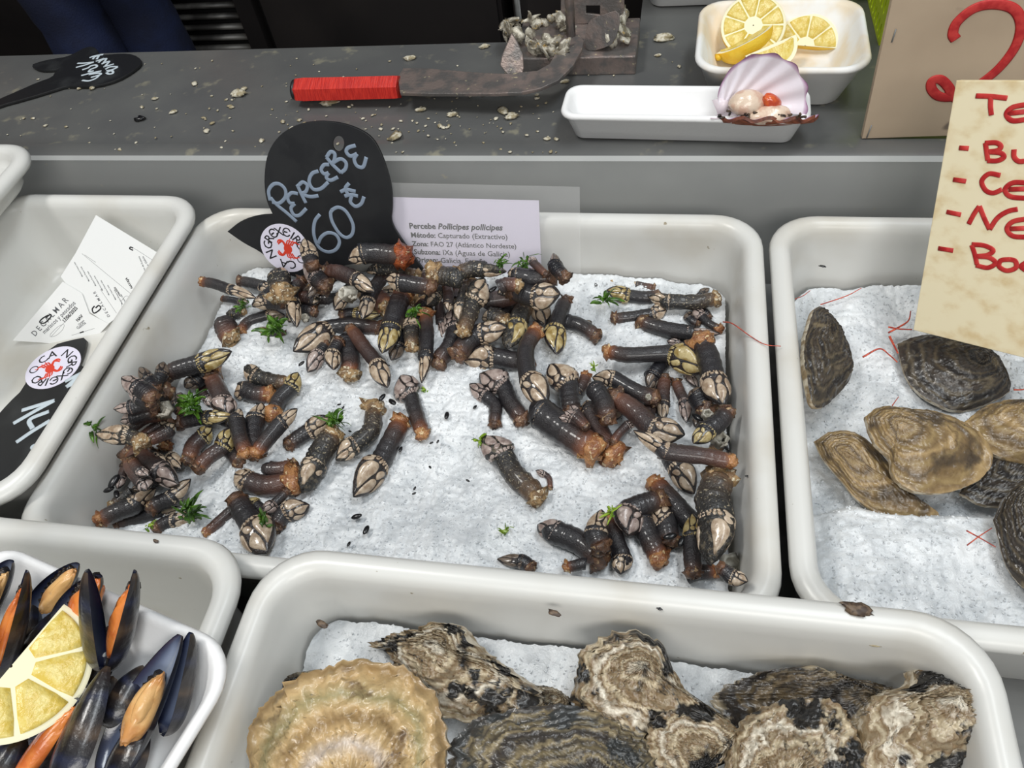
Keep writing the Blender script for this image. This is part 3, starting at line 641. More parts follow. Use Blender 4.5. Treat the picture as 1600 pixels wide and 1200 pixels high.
    for row_, (u_, cnt_, s_) in enumerate(((.075, 7, .075), (.015, 9, .05))):
        for j in range(cnt_):
            v_ = -0.92 + 1.84 * (j + .5 * (row_ % 2)) / (cnt_ - 1) + rng.uniform(-.05, .05)
            if abs(v_) > .98: continue
            aa = np.linspace(0, 2 * np.pi, 7)[:-1]; e_ = s_ * rng.uniform(.6, 1.15); e2 = .13 * rng.uniform(.7, 1.2) * (1 if row_ == 0 else .7)
            for sd in (1, -1): mb.add(*patch(fn, np.c_[u_ + e_ * np.cos(aa) * .8, np.clip(v_ + e2 * np.sin(aa), -1, 1)], sd, wh * .06, 1))
    mb.build('scale_whorl', pm, cap, origin=org)
    return o
rows = []
for ln in BARN.strip().split('\n'):
    zn, pt, ws, fl, q, lb = ln.split('|')
    rows.append((zn, [tuple(map(float, s.split(','))) for s in pt.split()], tuple(map(float, ws.split(','))), fl, int(q), lb))
order = sorted(range(len(rows)), key=lambda i: rows[i][4])
BOBJ = {}
for i in order: BOBJ[i] = barnacle(rows[i], i)
# ------------------------------------------------------------------ flat things: signs, papers, lettering
def curve_mesh(cu):
    o = bpy.data.objects.new('tmp', cu); col.objects.link(o); dg = bpy.context.evaluated_depsgraph_get()
    me = bpy.data.meshes.new_from_object(o.evaluated_get(dg)); bpy.data.objects.remove(o); bpy.data.curves.remove(cu)
    v = np.empty(len(me.vertices) * 3); me.vertices.foreach_get('co', v); f = [tuple(p.vertices) for p in me.polygons]
    bpy.data.meshes.remove(me); return v.reshape(-1, 3), f
def flat(polys, th, bev=0.0):   # plate with holes from 2-D outlines
    cu = bpy.data.curves.new('tmp', 'CURVE'); cu.dimensions = '2D'; cu.fill_mode = 'BOTH'; cu.extrude = max(th / 2 - bev, 1e-5); cu.bevel_depth = bev; cu.bevel_resolution = 1
    for p in polys:
        s = cu.splines.new('POLY'); s.points.add(len(p) - 1); s.use_cyclic_u = True
        for q, (x, y) in zip(s.points, p): q.co = (x, y, 0, 1)
    v, f = curve_mesh(cu); v[:, 2] += th / 2; return v, f
def text(body, bold=False, italic=False):
    cu = bpy.data.curves.new('tmp', 'FONT'); cu.body = body; cu.size = 1; cu.extrude = .004; cu.resolution_u = 2
    cu.offset = .026 if bold else .007
    if italic: cu.shear = .22
    return curve_mesh(cu)
class Plane:
    def __init__(s, p0, n, u=(1, 0, 0)):
        s.p = np.array(p0, float); s.n = _unit(np.array(n, float)); u = np.array(u, float); s.u = _unit(u - s.n * (u @ s.n)); s.v = np.cross(s.n, s.u)
    def px(s, x, y): return atp(x, y, s.p, s.n)
    def uv(s, x, y): d = s.px(x, y) - s.p; return np.array([d @ s.u, d @ s.v])
    def world(s, v, h=0.0): v = np.asarray(v, float); return s.p + v[:, :1] * s.u + v[:, 1:2] * s.v + (v[:, 2:3] + h) * s.n
    def plate(s, pxs, th, bev=0.0, smooth=0, holes=(), h=0.0):
        ol = np.array([s.uv(*p) for p in pxs])
        if smooth: ol = chaikin(ol, smooth)
        v, f = flat([ol] + [np.array([s.uv(*p) for p in hl]) for hl in holes], th, bev); return s.world(v, h), f
def text_on(mb, pl, p0, p1, runs, h):
    """runs of (string, bold, italic) fitted between two sight lines along the baseline"""
    a, b_ = pl.uv(*p0), pl.uv(*p1); d = b_ - a; W_ = np.linalg.norm(d); d /= W_; parts = []; x = 0
    for s_, bo, it in runs:
        v, f = text(s_, bo, it); v = v.copy(); v[:, 0] += x; x = max(v[:, 0].max(), x) + (.24 if s_.endswith(' ') else .03); parts.append((v, f))
    k = W_ / x; n_ = np.array([-d[1], d[0]])
    for v, f in parts:
        q = a + k * (v[:, :1] * d + v[:, 1:2] * n_); mb.add(pl.world(np.c_[q, np.maximum(v[:, 2] * 0, 0) + (v[:, 2] > 0) * .0001], h), f)
def strokes(mb, pl, lines, wid, h, Z=lambda x, y: (x, y)):
    for ln in lines:
        p = np.array([pl.px(*Z(*q)) for q in ln]) + pl.n * h; m = max(8, 6 * len(p)); sp = spline(p, m) if len(p) > 2 else np.array([p[0], (p[0] + p[1]) / 2, p[1]])
        mb.add(*tube(sp, wid / 2, 8, .16, up=pl.n))
def disc(pl, c, r, th, h, n=40, r2=0):
    a = np.linspace(0, 2 * np.pi, n, endpoint=False); ring = lambda q: c + q * np.c_[np.cos(a), np.sin(a)]
    v, f = flat([ring(r)] + ([ring(r2)] if r2 else []), th); return pl.world(v, h), f
def crab_sticker(pl, cpx, r, rot, parent, org, h):
    c = pl.uv(*cpx); s = MB().add(*disc(pl, c, r, .0004, h)).build('sticker', K['sticker'], parent, origin=org); h += .0004
    mb = MB()
    for ch, a in zip('CANGRЄXЄIRO', (-78, -108, -158, -191, -217, -241, -262, -288, -309, -329, -350)):
        a = math.radians(a + rot); v, f = text(ch, False); v = v.copy(); v[:, 0] -= (v[:, 0].max() + v[:, 0].min()) / 2; v[:, 1] -= .36
        k = r * .50; t = a - math.pi / 2; ct, st = math.cos(t), math.sin(t); rr = .70 * r
        q = np.c_[k * (v[:, 0] * ct - v[:, 1] * st) + c[0] + rr * math.cos(a), k * (v[:, 0] * st + v[:, 1] * ct) + c[1] + rr * math.sin(a), v[:, 2] * 0 + (v[:, 2] > 0) * .0001]
        mb.add(pl.world(q, h), f)
    a = math.radians(-38 + rot); mb.add(*disc(pl, c + .72 * r * np.array([math.cos(a), math.sin(a)]), .17 * r, .0001, h, 24, .13 * r))
    mb.build('lettering', K['ink'], s, origin=org, smooth=False)
    mb = MB(); t = math.radians(rot - 10); cr = lambda x, y: c + r * np.array([math.cos(t) * x - math.sin(t) * y, math.sin(t) * x + math.cos(t) * y])
    b0 = cr(.08, .0); e = np.linspace(0, 2 * np.pi, 28, endpoint=False)
    body = np.array([cr(.12 + .17 * math.cos(q), .0 + .20 * math.sin(q)) for q in e]); v, f = flat([body], .0001); mb.add(pl.world(v, h), f)
    def leg(pts, wd):
        p = pl.world(np.c_[np.array([cr(*q) for q in pts]), np.zeros(len(pts))], h + .0001); mb.add(*tube(spline(p, 14), np.linspace(wd, wd * .4, 14), 6, .12, up=pl.n))
    for sg in (1, -1):
        leg([(.02, .14 * sg), (-.10, .30 * sg), (-.24, .30 * sg), (-.30, .18 * sg)], .055 * r); leg([(-.12, .30 * sg), (-.22, .20 * sg), (-.26, .12 * sg)], .05 * r)
        for k in range(4): x = .06 + k * .07; leg([(x, .16 * sg), (x + .05 + .03 * k, .34 * sg), (x + .12 + .05 * k, .36 * sg - .03 * k * sg), (x + .16 + .06 * k, .46 * sg - .05 * k * sg)], .032 * r)
    mb.build('crab_emblem', K['redink'], s, origin=org, smooth=False); return s

# price sign standing in the ice, leaning on the back rim of the tray
tl = math.radians(18); nS = (0, -math.cos(tl), math.sin(tl))
plL = Plane((-.2, .5925, RZ - .002), nS); plS = Plane((-.25, .5835, RZ - .002), nS)
Z5 = lambda x, y: (340 + x * .3625, 170 + y * .3625)
so = plS.px(500, 430); sign = empty('price_sign', so, 'black fish-shaped price sign reading PERCEBE 60 € standing behind the barnacles', 'sign')
ol = [(245, 452), (215, 390), (206, 300), (218, 195), (262, 120), (330, 72), (420, 50), (520, 55), (600, 78), (668, 117), (705, 180), (738, 270), (755, 350), (757, 420), (748, 485), (800, 565), (890, 690), (935, 775), (900, 775), (720, 660), (560, 660), (400, 725), (300, 715), (200, 615), (120, 575), (50, 525), (105, 480), (180, 456)]
hole = [(525 + 23 * math.cos(a) - 13 * math.sin(a), 147 + 32 * math.sin(a) + 16 * math.cos(a)) for a in np.linspace(0, 6.283, 20, endpoint=False)]
tips = {(890, 690), (50, 525), (245, 452), (935, 775), (900, 775)}; ol = [q for p in ol for q in ([p] * 3 if p in tips else [p])]
MB().add(*plS.plate([Z5(*p) for p in ol], .003, .0004, smooth=2, holes=[[Z5(*p) for p in hole]])).build('board', K['black'], sign, origin=so, sharp=35)
mb = MB()
strokes(mb, plS, [[(232, 392), (226, 350), (245, 322), (272, 320), (296, 342), (298, 375), (272, 402), (240, 398)], [(234, 378), (262, 410), (305, 445), (346, 482)],
                  [(352, 362), (325, 358), (308, 376), (316, 400), (338, 404)], [(338, 404), (322, 424), (334, 452), (358, 454), (388, 425)],
                  [(348, 322), (366, 362), (386, 402)], [(350, 330), (372, 312), (392, 326), (386, 352), (368, 362), (404, 374), (440, 370)],
                  [(440, 264), (412, 276), (400, 310), (418, 342), (450, 340), (482, 312)],
                  [(486, 236), (464, 238), (452, 258), (464, 276), (484, 272)], [(484, 272), (474, 292), (492, 304), (524, 290)],
                  [(474, 204), (500, 236), (538, 272)], [(474, 206), (492, 182), (510, 190), (508, 218), (500, 230), (534, 212), (558, 228), (556, 254), (536, 272)],
                  [(600, 154), (568, 164), (560, 182), (578, 200), (606, 190)], [(606, 190), (594, 214), (606, 242), (632, 246), (646, 204)],
                  [(446, 450), (424, 482), (420, 536), (440, 590), (478, 612), (514, 602), (530, 570), (514, 538), (480, 530), (452, 548), (438, 578)],
                  [(496, 432), (526, 420), (560, 440), (588, 494), (584, 536), (558, 550), (528, 530), (500, 484), (492, 448), (498, 432)],
                  [(572, 316), (556, 338), (566, 362), (582, 372)], [(582, 372), (578, 398), (600, 416), (624, 404), (636, 374)], [(534, 354), (560, 344), (600, 352)], [(552, 372), (580, 366), (610, 372)]], .0040, .0032, Z5)
mb.build('lettering', K['chalk'], sign, origin=so)
crab_sticker(plS, (447.5, 386), plS.uv(485, 386)[0] - plS.uv(447.5, 386)[0], 0, sign, so, .0031)

# traceability label in its clear sleeve
lo_ = plL.px(730, 420); lab = empty('product_label', lo_, 'lilac-white printed label in a clear sleeve leaning behind the barnacles', 'label')
MB().add(*plL.plate([(612, 308), (842, 313), (847, 452), (612, 452)], .0003)).build('paper', K['paper'], lab, origin=lo_, smooth=False)
MB().add(*plL.plate([(590, 284), (906, 291), (908, 452), (590, 452)], .0003, h=.0016)).build('clear_sleeve', K['film'], lab, origin=lo_, smooth=False)
mb = MB(); B_, N_ = True, False
for y0, x0, x1, y1, runs in ((515, 827, 1231, 523, [('Percebe ', B_, N_), ('Pollicipes pollicipes', B_, B_)]), (553, 834, 1251, 562, [('Método:', B_, N_), (' Capturado (Extractivo)', N_, N_)]), (590, 840, 1289, 602, [('Zona:', B_, N_), (' FAO 27 (Atlántico Nordeste)', N_, N_)]),
                             (625, 848, 1262, 637, [('Subzona:', B_, N_), (' IXa (Aguas de Galicia)', N_, N_)]), (660, 852, 1160, 668, [('Origen:', B_, N_), (' Galicia, España', N_, N_)])):
    text_on(mb, plL, Z5(x0, y0), Z5(x1, y1), runs, .0004)
mb.build('printed_text', K['ink'], lab, origin=lo_, smooth=False)

# chalk sign and receipts in the narrow left tray
ZE = lambda x, y: (x * .28333, 460 + y * .28333)
pf = Plane(at(60, 680, -.0745), (0, 0, 1)); fo = pf.px(60, 680)
s2 = empty('price_sign', fo, 'black price sign with a 14 lying flat in the narrow left tray', 'sign')
ol = [(140, 530), (60, 605), (-40, 720), (-70, 900), (0, 1035), (60, 1060), (110, 1050), (220, 950), (340, 760), (430, 610), (500, 470), (490, 415), (440, 400), (470, 330), (490, 245), (400, 262), (300, 290), (180, 420)]
MB().add(*pf.plate([ZE(*p) for p in ol], .003, .0004, smooth=1)).build('board', K['blackworn'], s2, origin=fo, sharp=35)
mb = MB(); strokes(mb, pf, [[(368, 490), (466, 440)], [(466, 440), (376, 520)], [(376, 520), (446, 486)], [(130, 650), (220, 622), (310, 595)], [(310, 595), (200, 655), (84, 722)], [(280, 655), (176, 700), (190, 750)], [(100, 826), (190, 764), (286, 705)], [(224, 838), (190, 850), (206, 872), (184, 884), (186, 916), (216, 896)]], .0052, .0032, ZE)
mb.build('lettering', K['chalkw'], s2, origin=fo)
crab_sticker(pf, (86, 577), .0295, -129, s2, fo, .0031)
ZR = lambda x, y: (10 + x * .2, 320 + y * .2)
def zfor(x, y, Y): v = ray(x, y); return CAMZ + v[2] * Y / v[1] - RZ
c3_ = [at(24, 530, -.070), at(150, 336, zfor(150, 336, .562)), at(250, 402, -.022)]
nR = np.cross(c3_[0] - c3_[1], c3_[2] - c3_[1]); nR = nR if nR[2] > 0 else -nR
def receipt(pxs, pl, lines, label, curl, logo, boxes):
    org = pl.px(*ZR(*pxs[0])); r = empty('receipt', org, label, 'receipt', 'receipts in the narrow left tray')
    MB().add(*pl.plate([ZR(*p) for p in pxs], .00025)).build('sheet', K['paperw'], r, origin=org, smooth=False)
    mb = MB(); mg = MB()
    for p0, p1, t, bo in lines: text_on(mb if bo else mg, pl, ZR(*p0), ZR(*p1), [(t, bo, False)], .0003)
    strokes(mb, pl, logo, .0014, .0004, ZR); strokes(mg, pl, boxes, .0003, .0003, ZR)
    mb.build('printed_text', K['ink'], r, origin=org, smooth=False); mg.build('fine_print', K['inkg'], r, origin=org, smooth=False)
plA = Plane(c3_[0] + _unit(nR) * .0012, nR); plB = Plane(c3_[0] + _unit(nR) * .003, nR)
fine = []
for k in range(9):
    x, y = 560 + k * 52, 450 + k * 36; fine.append(((x + 40, y + 110), (x - 25, y - 5), 'Marisco fresco lote', False))
fine += [((1110, 560), (1040, 400), 'Producto de la pesca', False), ((1140, 520), (1070, 400), 'Origen Galicia', False)]
receipt([(700, 80), (1195, 382), (862, 880), (790, 935), (600, 800), (425, 560), (540, 380)], plA, [((990, 650), (942, 565), 'NAVAJA', True), ((812, 872), (694, 672), 'D E C A L M A R', False), ((902, 715), (850, 640), '17/06/2025', True)] + fine,
        'upper white receipt, leaning in the corner of the narrow left tray', 0, [[(690, 790), (672, 815), (684, 845), (714, 832), (738, 806), (722, 786), (698, 806)], [(990, 355), (965, 342), (972, 330), (992, 338)]],
        [[(590, 380), (985, 705)], [(735, 660), (860, 845)], [(900, 750), (935, 712), (975, 735), (950, 790), (905, 795), (900, 750)], [(1000, 340), (1140, 430)], [(610, 390), (700, 450)]])
receipt([(440, 600), (590, 690), (650, 850), (800, 930), (730, 1005), (590, 1070), (360, 1082), (50, 1060)], plB, [((225, 1030), (490, 745), 'D E C A L M A R', False), ((455, 922), (560, 808), '17/06/2025', True), ((560, 915), (604, 868), 'NAV', True), ((570, 945), (612, 905), 'Origen', False), ((300, 1010), (545, 770), 'mariscos y pescados', False), ((560, 975), (625, 925), 'Galicia', False)],
        'lower white receipt, its corner over the black chalk sign', 0, [[(330, 860), (280, 890), (262, 918), (300, 922), (345, 880), (346, 856), (310, 880)], [(575, 1000), (605, 990)]], [[(350, 1030), (490, 880)], [(510, 1020), (690, 965)], [(345, 1010), (400, 955), (450, 935), (440, 975), (390, 1020), (345, 1030), (345, 1010)]])

# wooden boards
def board(tlp, blp, br, topz, p0, u, th, mats, name, label, Zf, lines, wid, grp=None):
    P0 = np.array(p0); top = at(*tlp, topz); v = _unit(top - P0); u = np.array(u) - v * (np.array(u) @ v); u = _unit(u); n = np.cross(u, v); pl = Plane(P0, n, u); o = empty(name, P0, label, 'sign')
    L_ = np.linalg.norm(top - P0); W_ = pl.uv(*br)[0]
    ol = np.array([(0, 0), (W_, 0), (W_, L_), (0, L_)]); vv, f = flat([ol], th, .0006); MB().add(pl.world(vv, -th), f).build('plank', mats, o, origin=P0, smooth=False)
    mb = MB(); strokes(mb, pl, lines, wid, .0004, Zf); mb.build('lettering', K['marker'], o, origin=P0); return pl, o
ZW_ = lambda x, y: (1400 + x * .4667, y * .4667)
p0 = at(1428, 515, -.028)
plW, wl = board((1495, 127), (1428, 515), (1690, 580), .15, p0, atp(1600, 558, p0, at(1495, 127, .15) - p0) - p0, .009, K['wood'], 'wooden_sign', 'pale wooden board with a red handwritten list leaning over the oysters', ZW_,
    [[(268, 321), (320, 323), (373, 329)], [(318, 325), (317, 355), (320, 386)], [(436, 350), (390, 360), (370, 382), (390, 404), (436, 400)], [(374, 380), (430, 374)],
     [(212, 495), (244, 497)], [(300, 478), (304, 508), (308, 537)], [(298, 479), (336, 478), (352, 490), (340, 504), (312, 508), (350, 512), (362, 526), (340, 538), (306, 538)], [(396, 500), (396, 525), (412, 540), (440, 538)],
     [(192, 601), (235, 607)], [(350, 587), (312, 582), (288, 606), (300, 636), (326, 646), (356, 634)], [(440, 612), (392, 612), (366, 634), (384, 658), (440, 664)], [(378, 634), (436, 632)],
     [(170, 709), (218, 719)], [(244, 750), (262, 716), (280, 690)], [(280, 690), (296, 730), (314, 768)], [(314, 768), (340, 730), (374, 708), (408, 700)], [(440, 732), (392, 742), (372, 766), (392, 790), (440, 794)], [(382, 766), (436, 764)],
     [(142, 831), (192, 839)], [(254, 820), (264, 850), (272, 886)], [(254, 818), (296, 822), (326, 838), (306, 854), (272, 858), (312, 862), (334, 880), (308, 896), (268, 888)], [(384, 868), (352, 872), (346, 892), (372, 906), (402, 896), (400, 874), (380, 868)], [(440, 876), (420, 892), (440, 908)]], .0037)
p0 = at(1348, 216, .0312); 
plW2, wb = board((1395, 0), (1348, 216), (1660, 216), .16, p0, (1, 0, 0), .008, K['woodd'], 'wooden_sign', 'grey plywood board with a large red 2 standing on the steel counter', ZW_,
    [[(200, 132), (190, 112), (206, 72), (262, 28), (330, 14), (394, 30), (418, 80), (402, 150), (352, 220), (286, 276), (210, 320), (150, 324), (120, 300), (120, 272), (148, 266), (176, 292), (190, 322), (240, 350)], [(384, 282), (378, 316)]], .0085)
mb = MB()                                                    # staples along its left edge
for a, b_ in (((1400, 45), (1393, 66)), ((1362, 195), (1354, 215))): strokes(mb, plW2, [[a, b_]], .0012, .0006)
mb.build('staple', K['steel'], wb, origin=p0)

# fish-shaped sign lying on the counter, far left
ZC = lambda x, y: (x * .15, 60 + y * .15)
pc = Plane(at(150, 110, .0315), (0, 0, 1)); so = pc.px(110, 120)
s3 = empty('price_sign', so, 'black fish-shaped sign with white scribbled price lying on the steel counter', 'sign')
ol = [(-300, 800), (0, 655), (200, 570), (400, 480), (560, 425), (590, 370), (640, 330), (560, 350), (420, 350), (330, 300), (440, 260), (560, 235), (700, 215), (790, 175), (900, 115), (980, 105), (1030, 150), (1040, 190), (1100, 195), (1280, 178), (1400, 190), (1480, 240), (1480, 290), (1380, 370), (1240, 450), (1040, 510), (860, 522), (700, 515), (560, 560), (300, 640), (0, 720), (-290, 840)]
MB().add(*pc.plate([ZC(*p) for p in ol], .003, .0004, smooth=1)).build('board', K['blackworn'], s3, origin=so, sharp=35)
mb = MB(); strokes(mb, pc, [[(945, 225), (1000, 205), (1090, 190)], [(980, 240), (1000, 215), (1040, 205), (1020, 240)], [(1010, 262), (1100, 230)], [(1040, 275), (1070, 250), (1120, 235), (1090, 280)], [(1070, 290), (1120, 270), (1150, 265), (1110, 310)], [(1090, 320), (1200, 290)], [(1110, 345), (1160, 320), (1240, 318)], [(1120, 360), (1180, 350), (1240, 322)], [(1120, 380), (1150, 395), (1190, 385), (1180, 360), (1130, 370)],
                            [(820, 282), (900, 280), (990, 270)], [(990, 270), (900, 300), (805, 325)], [(870, 350), (930, 330), (960, 310), (1010, 300), (1020, 320), (960, 345), (940, 370), (990, 360)], [(860, 410), (960, 385), (1070, 362)], [(940, 400), (1040, 385), (1060, 400), (960, 430)], [(870, 460), (940, 465), (1010, 440), (1050, 405)]], .0035, .0032, ZC)
mb.build('lettering', K['chalkw'], s3, origin=so)
# ------------------------------------------------------------------ foam trays, lemons, scallop
def foam_tray(c, w_, d_, h, rot, label, m='foam', r=.022, flare=.016, parts=None):
    pr = [(flare + .004, -h), (flare, -h + .002), (.004, -.007), (.0005, -.0055), (0, -.003), (.0015, -.0005), (.004, 0), (.006, -.0015), (.008, -.004), (flare + .006, -h + .006), (flare + .010, -h + .0045), (flare + .018, -h + .004)]
    ct, st = math.cos(rot), math.sin(rot); rings = []
    for ins, zz in pr:
        q = rrect(w_ - 2 * ins, d_ - 2 * ins, max(r - ins * .4, .010), 7); q = np.c_[q[:, 0] * ct - q[:, 1] * st, q[:, 0] * st + q[:, 1] * ct]; rings.append(np.c_[q, np.full(len(q), zz)])
    o = MB().add(*loft(rings)).build('foam_tray', K[m]); o.location = c; return tag(o, label, 'tray', 'white foam trays')
foam_tray((.010, .7000, CT + .036), .240, .058, .0355, math.radians(-2.6), 'long narrow white foam tray holding an open scallop on the counter', r=.016, flare=.012)
foam_tray((.105, .797, CT + .052), .168, .142, .0515, math.radians(-2), 'deep white foam tray holding four cut lemons on the counter', 'foamy', r=.03, flare=.019)
foam_tray((.08, 1.02, CT + .043), .26, .15, .043, 0, 'white foam tray at the top edge behind the lemon tray')

def lemon_cross(c, n, up, R_, half, dp, label, grp='lemon pieces in the foam tray', nseg=9):
    """a lemon cut across: round or half-round pulp face with the rind swelling behind it"""
    n = _unit(np.array(n, float)); up = np.array(up, float); up = _unit(up - n * (up @ n)); s = np.cross(up, n); c = np.array(c, float)
    a = np.linspace(0, np.pi if half else 2 * np.pi, 40, endpoint=bool(half)); wr = not half
    arc = lambda k, z: c + n * z + R_ * k * (np.outer(np.cos(a), s) + np.outer(np.sin(a), up))
    o = empty('lemon_half' if not half else 'lemon_slice', c, label, 'lemon', grp)
    mb = MB(); rg = [arc(math.cos(t) ** .75 if t < 1.5 else .05, -dp * math.sin(t)) for t in np.linspace(0, 1.52, 12)]
    mb.add(np.concatenate(rg), grid_faces(12, 40, wr) + [tuple(range(11 * 40, 12 * 40))])
    if half: e = np.array([r_[0] for r_ in rg] + [r_[-1] for r_ in rg[::-1]]); mb.add(e, [tuple(range(len(e)))])
    mb.build('rind', K['rind'], o, origin=c)
    MB().add(np.concatenate([arc(1, 0), arc(.97, .0006), arc(.8, .0007), arc(.02, .0007)]), grid_faces(4, 40, wr)).build('pith', K['pith'], o, origin=c)
    mb = MB(); tot = np.pi if half else 2 * np.pi; k = max(3, int(nseg * tot / 6.283))
    for i in range(k):
        a0, a1 = tot * i / k + .014, tot * (i + 1) / k - .014; aa = np.linspace(a0, a1, 8)
        p = np.array([[.08 * math.cos((a0 + a1) / 2), .08 * math.sin((a0 + a1) / 2)]] + [[.92 * math.cos(q), .92 * math.sin(q)] for q in aa])
        p = chaikin(p, 1); q = lambda k_, z: c + n * z + R_ * ((p.mean(0) + (p - p.mean(0)) * k_)[:, :1] * s + (p.mean(0) + (p - p.mean(0)) * k_)[:, 1:] * up)
        mb.add(*loft([q(1, .0006), q(.94, .0016), q(.6, .0020)], False, True))
    mb.build('pulp', K['pulp'], o, origin=c); return o
def lemon_wedge(c, ax, out, L_, R_, ang, label):
    """a lemon cut lengthways: rind outside, two flat pulp faces meeting at the core"""
    ax = _unit(np.array(ax, float)); out = np.array(out, float); out = _unit(out - ax * (out @ ax)); s = np.cross(ax, out); c = np.array(c, float)
    o = empty('lemon_wedge', c, label, 'lemon', 'lemon pieces in the foam tray'); t = np.linspace(-1, 1, 19); rad = R_ * np.sqrt(np.maximum(1 - np.abs(t) ** 2.2, .02)); aa = np.linspace(-ang, ang, 11)
    rg = [c + ax * L_ * t[i] + rad[i] * (np.outer(np.cos(aa), out) + np.outer(np.sin(aa), s)) - out * R_ * .4 for i in range(19)]
    mb = MB().add(np.concatenate(rg), grid_faces(19, 11)); mb.build('rind', K['rind'], o, origin=c); mp = MB(); mu = MB()
    for sg in (-1, 1):
        d = math.cos(ang) * out + sg * math.sin(ang) * s; nn = _unit(np.cross(ax, d)) * (-sg) * -1; base = c - out * R_ * .4
        f_ = lambda k, kt, h: base + np.outer(t * kt, ax) * L_ + np.outer(rad * k, d) + nn * h * sg * 0 + (s * sg) * h
        mp.add(np.concatenate([f_(0, 1, 0), f_(.5, 1, 0), f_(1, 1, 0)]), grid_faces(3, 19)); mu.add(np.concatenate([f_(.12, .8, .0004), f_(.45, .84, .0022), f_(.84, .86, .0004)]), grid_faces(3, 19))
    mp.build('pith', K['pith'], o, origin=c); mu.build('pulp', K['pulp'], o, origin=c)
    MB().add(*tube([c - ax * L_ * 1.0 - out * R_ * .15, c - ax * L_ * 1.09 - out * R_ * .1], [.005, .002], 8)).build('tip', K['rind'], o, origin=c); return o
FB = CT - RZ + .006
tc_ = lambda x, y, z: at(x, y, z)
lemon_cross(at(1177, 40, FB + .034), (.0, -.62, .78), (0, .8, .6), .0335, False, .030, 'round lemon half with its cut face turned up at the back')
lemon_cross(at(1258, 72, FB + .010), (-.10, -.72, .70), (.14, .75, .65), .0335, True, .020, 'half-round lemon slice with brownish pulp, rightmost in the tray')
lemon_wedge(at(1168, 69, FB + .020), at(1208, 42, FB + .030) - at(1135, 82, FB + .012), (.15, -.75, -.25), .032, .024, .62, 'lemon wedge with its yellow rind facing forward, lying on the left')
lemon_wedge(at(1206, 86, FB + .016), at(1238, 70, FB + .02) - at(1176, 96, FB + .014), (.25, -.2, -.9), .029, .026, .60, 'lemon wedge with pale cut side up at the front of the tray')

def scallop_valve(hinge, ax, n, R_, cup=.010, ys=1.05, t0=-1.36, ed=0):
    ax = _unit(np.array(ax, float)); n = np.array(n, float); n = _unit(n - ax * (n @ ax)); s = np.cross(n, ax); th = np.linspace(t0, 1.36, 161); rr = np.linspace(.04, 1, 24); rings = []; gr = []
    for q in rr:
        Rm = 2 * R_ * np.cos(th) ** .92 * (1 + .02 * np.cos(th * 24)); x = q * Rm * np.cos(th); y = q * Rm * np.sin(th) * ys; d2 = np.clip(((x - R_) ** 2 + (y / ys) ** 2) / R_ ** 2, 0, 1.1)
        z = cup * (d2 - 1) + .0016 * q * np.cos(th * 24) * np.clip(np.cos(th) * 3, 0, 1); rings.append(hinge + np.outer(x, ax) + np.outer(y, s) + np.outer(z, n)); gr += list(np.clip(np.sqrt(d2), 0, 1) * .8 + .2 * q)
    v = np.concatenate(rings); f = grid_faces(24, 161); v2 = v - n * (.0032 if ed else .0016)
    mb = MB().add(v, f, 0, gr); mb.add(v2, f, 1, gr)
    mb.add(np.concatenate([rings[-1], rings[-1] - n * (.0032 if ed else .0016)]), grid_faces(2, 161), ed, [.6 if ed else 1] * 322)
    for sg in ((1, -1) if ed else (1,)):                       # the ears beside the hinge
        e = np.array([(0, 0), (-.002, .018 * sg), (.006, .017 * sg), (.016, .008 * sg)]); q = hinge + e[:, :1] * ax + e[:, 1:] * s; mb.add(*loft([q, q - n * .0014]), 0, [.3] * 8)
    return mb
sw_, spu, sbr = rgb(236, 230, 238), rgb(120, 70, 110), rgb(120, 66, 44)
K['scin'] = ramp_mat('scallop_inside', [(0, rgb(226, 206, 210)), (.55, sw_), (.93, sw_), (.975, rgb(190, 160, 186)), (1, spu)], dist=.02, rough=.3, bump=.1)
K['scout'] = ramp_mat('scallop_outside', [(0, rgb(150, 92, 66)), (.5, sbr), (.8, rgb(150, 84, 58)), (1, rgb(86, 46, 36))], dist=.12, bands=5, rough=.5, bump=.5)
zs = CT - RZ; Fp = at(1192, 189, zs + .038); CL = Fp + .026 * _unit(np.array([0, .92, -.40])); sh = CL * [1, 1, 0] + [0, 0, CT + .004]
sc_ = empty('scallop', sh, 'open scallop with white ribbed shell and orange roe in the narrow tray', 'scallop')
scallop_valve(CL + [-.046, 0, 0], (1, .02, -.02), (0, .50, .87), .049, .005, .60, -1.36, 1).build('lower_valve', [K['scin'], K['scout']], sc_, origin=sh)
UC = atp(1182, 163, CL + [0, -.002, .0], (0, -1, 0)); nU = _unit(np.array([-.1, -.92, .38])); plU = Plane(UC, nU); hU = plU.px(1124, 184); aU = _unit(plU.px(1240, 142) - hU)
scallop_valve(hU, aU, nU, .0405, .010, 1.05, -.30).build('upper_valve', [K['scin'], K['scout']], sc_, origin=sh)
def blob(c, ax, up, dims, seed, amp=.18, n=14, m=20):
    ax = _unit(np.array(ax, float)); up = np.array(up, float); up = _unit(up - ax * (up @ ax)); s = np.cross(up, ax); th = np.linspace(0.02, np.pi - .02, n); ph = np.linspace(0, 2 * np.pi, m, endpoint=False); rg = []
    for t in th:
        k = 1 + amp * 2 * vn(np.cos(ph) * 1.5 + t * 1.3 + seed * 3.1, np.sin(ph) * 1.5 + seed, .8, seed % 20)
        rg.append(np.array(c) + np.outer(k * -dims[0] * math.cos(t), ax) + np.outer(k * dims[1] * math.sin(t) * np.cos(ph), s) + np.outer(k * dims[2] * math.sin(t) * np.sin(ph), up))
    return loft(rg)
K['scmeat'] = mat('pale_scallop_meat', rgb(226, 204, 182), .18, rgb(206, 170, 148), 90, coat=.4, bump=.2, bscale=500)
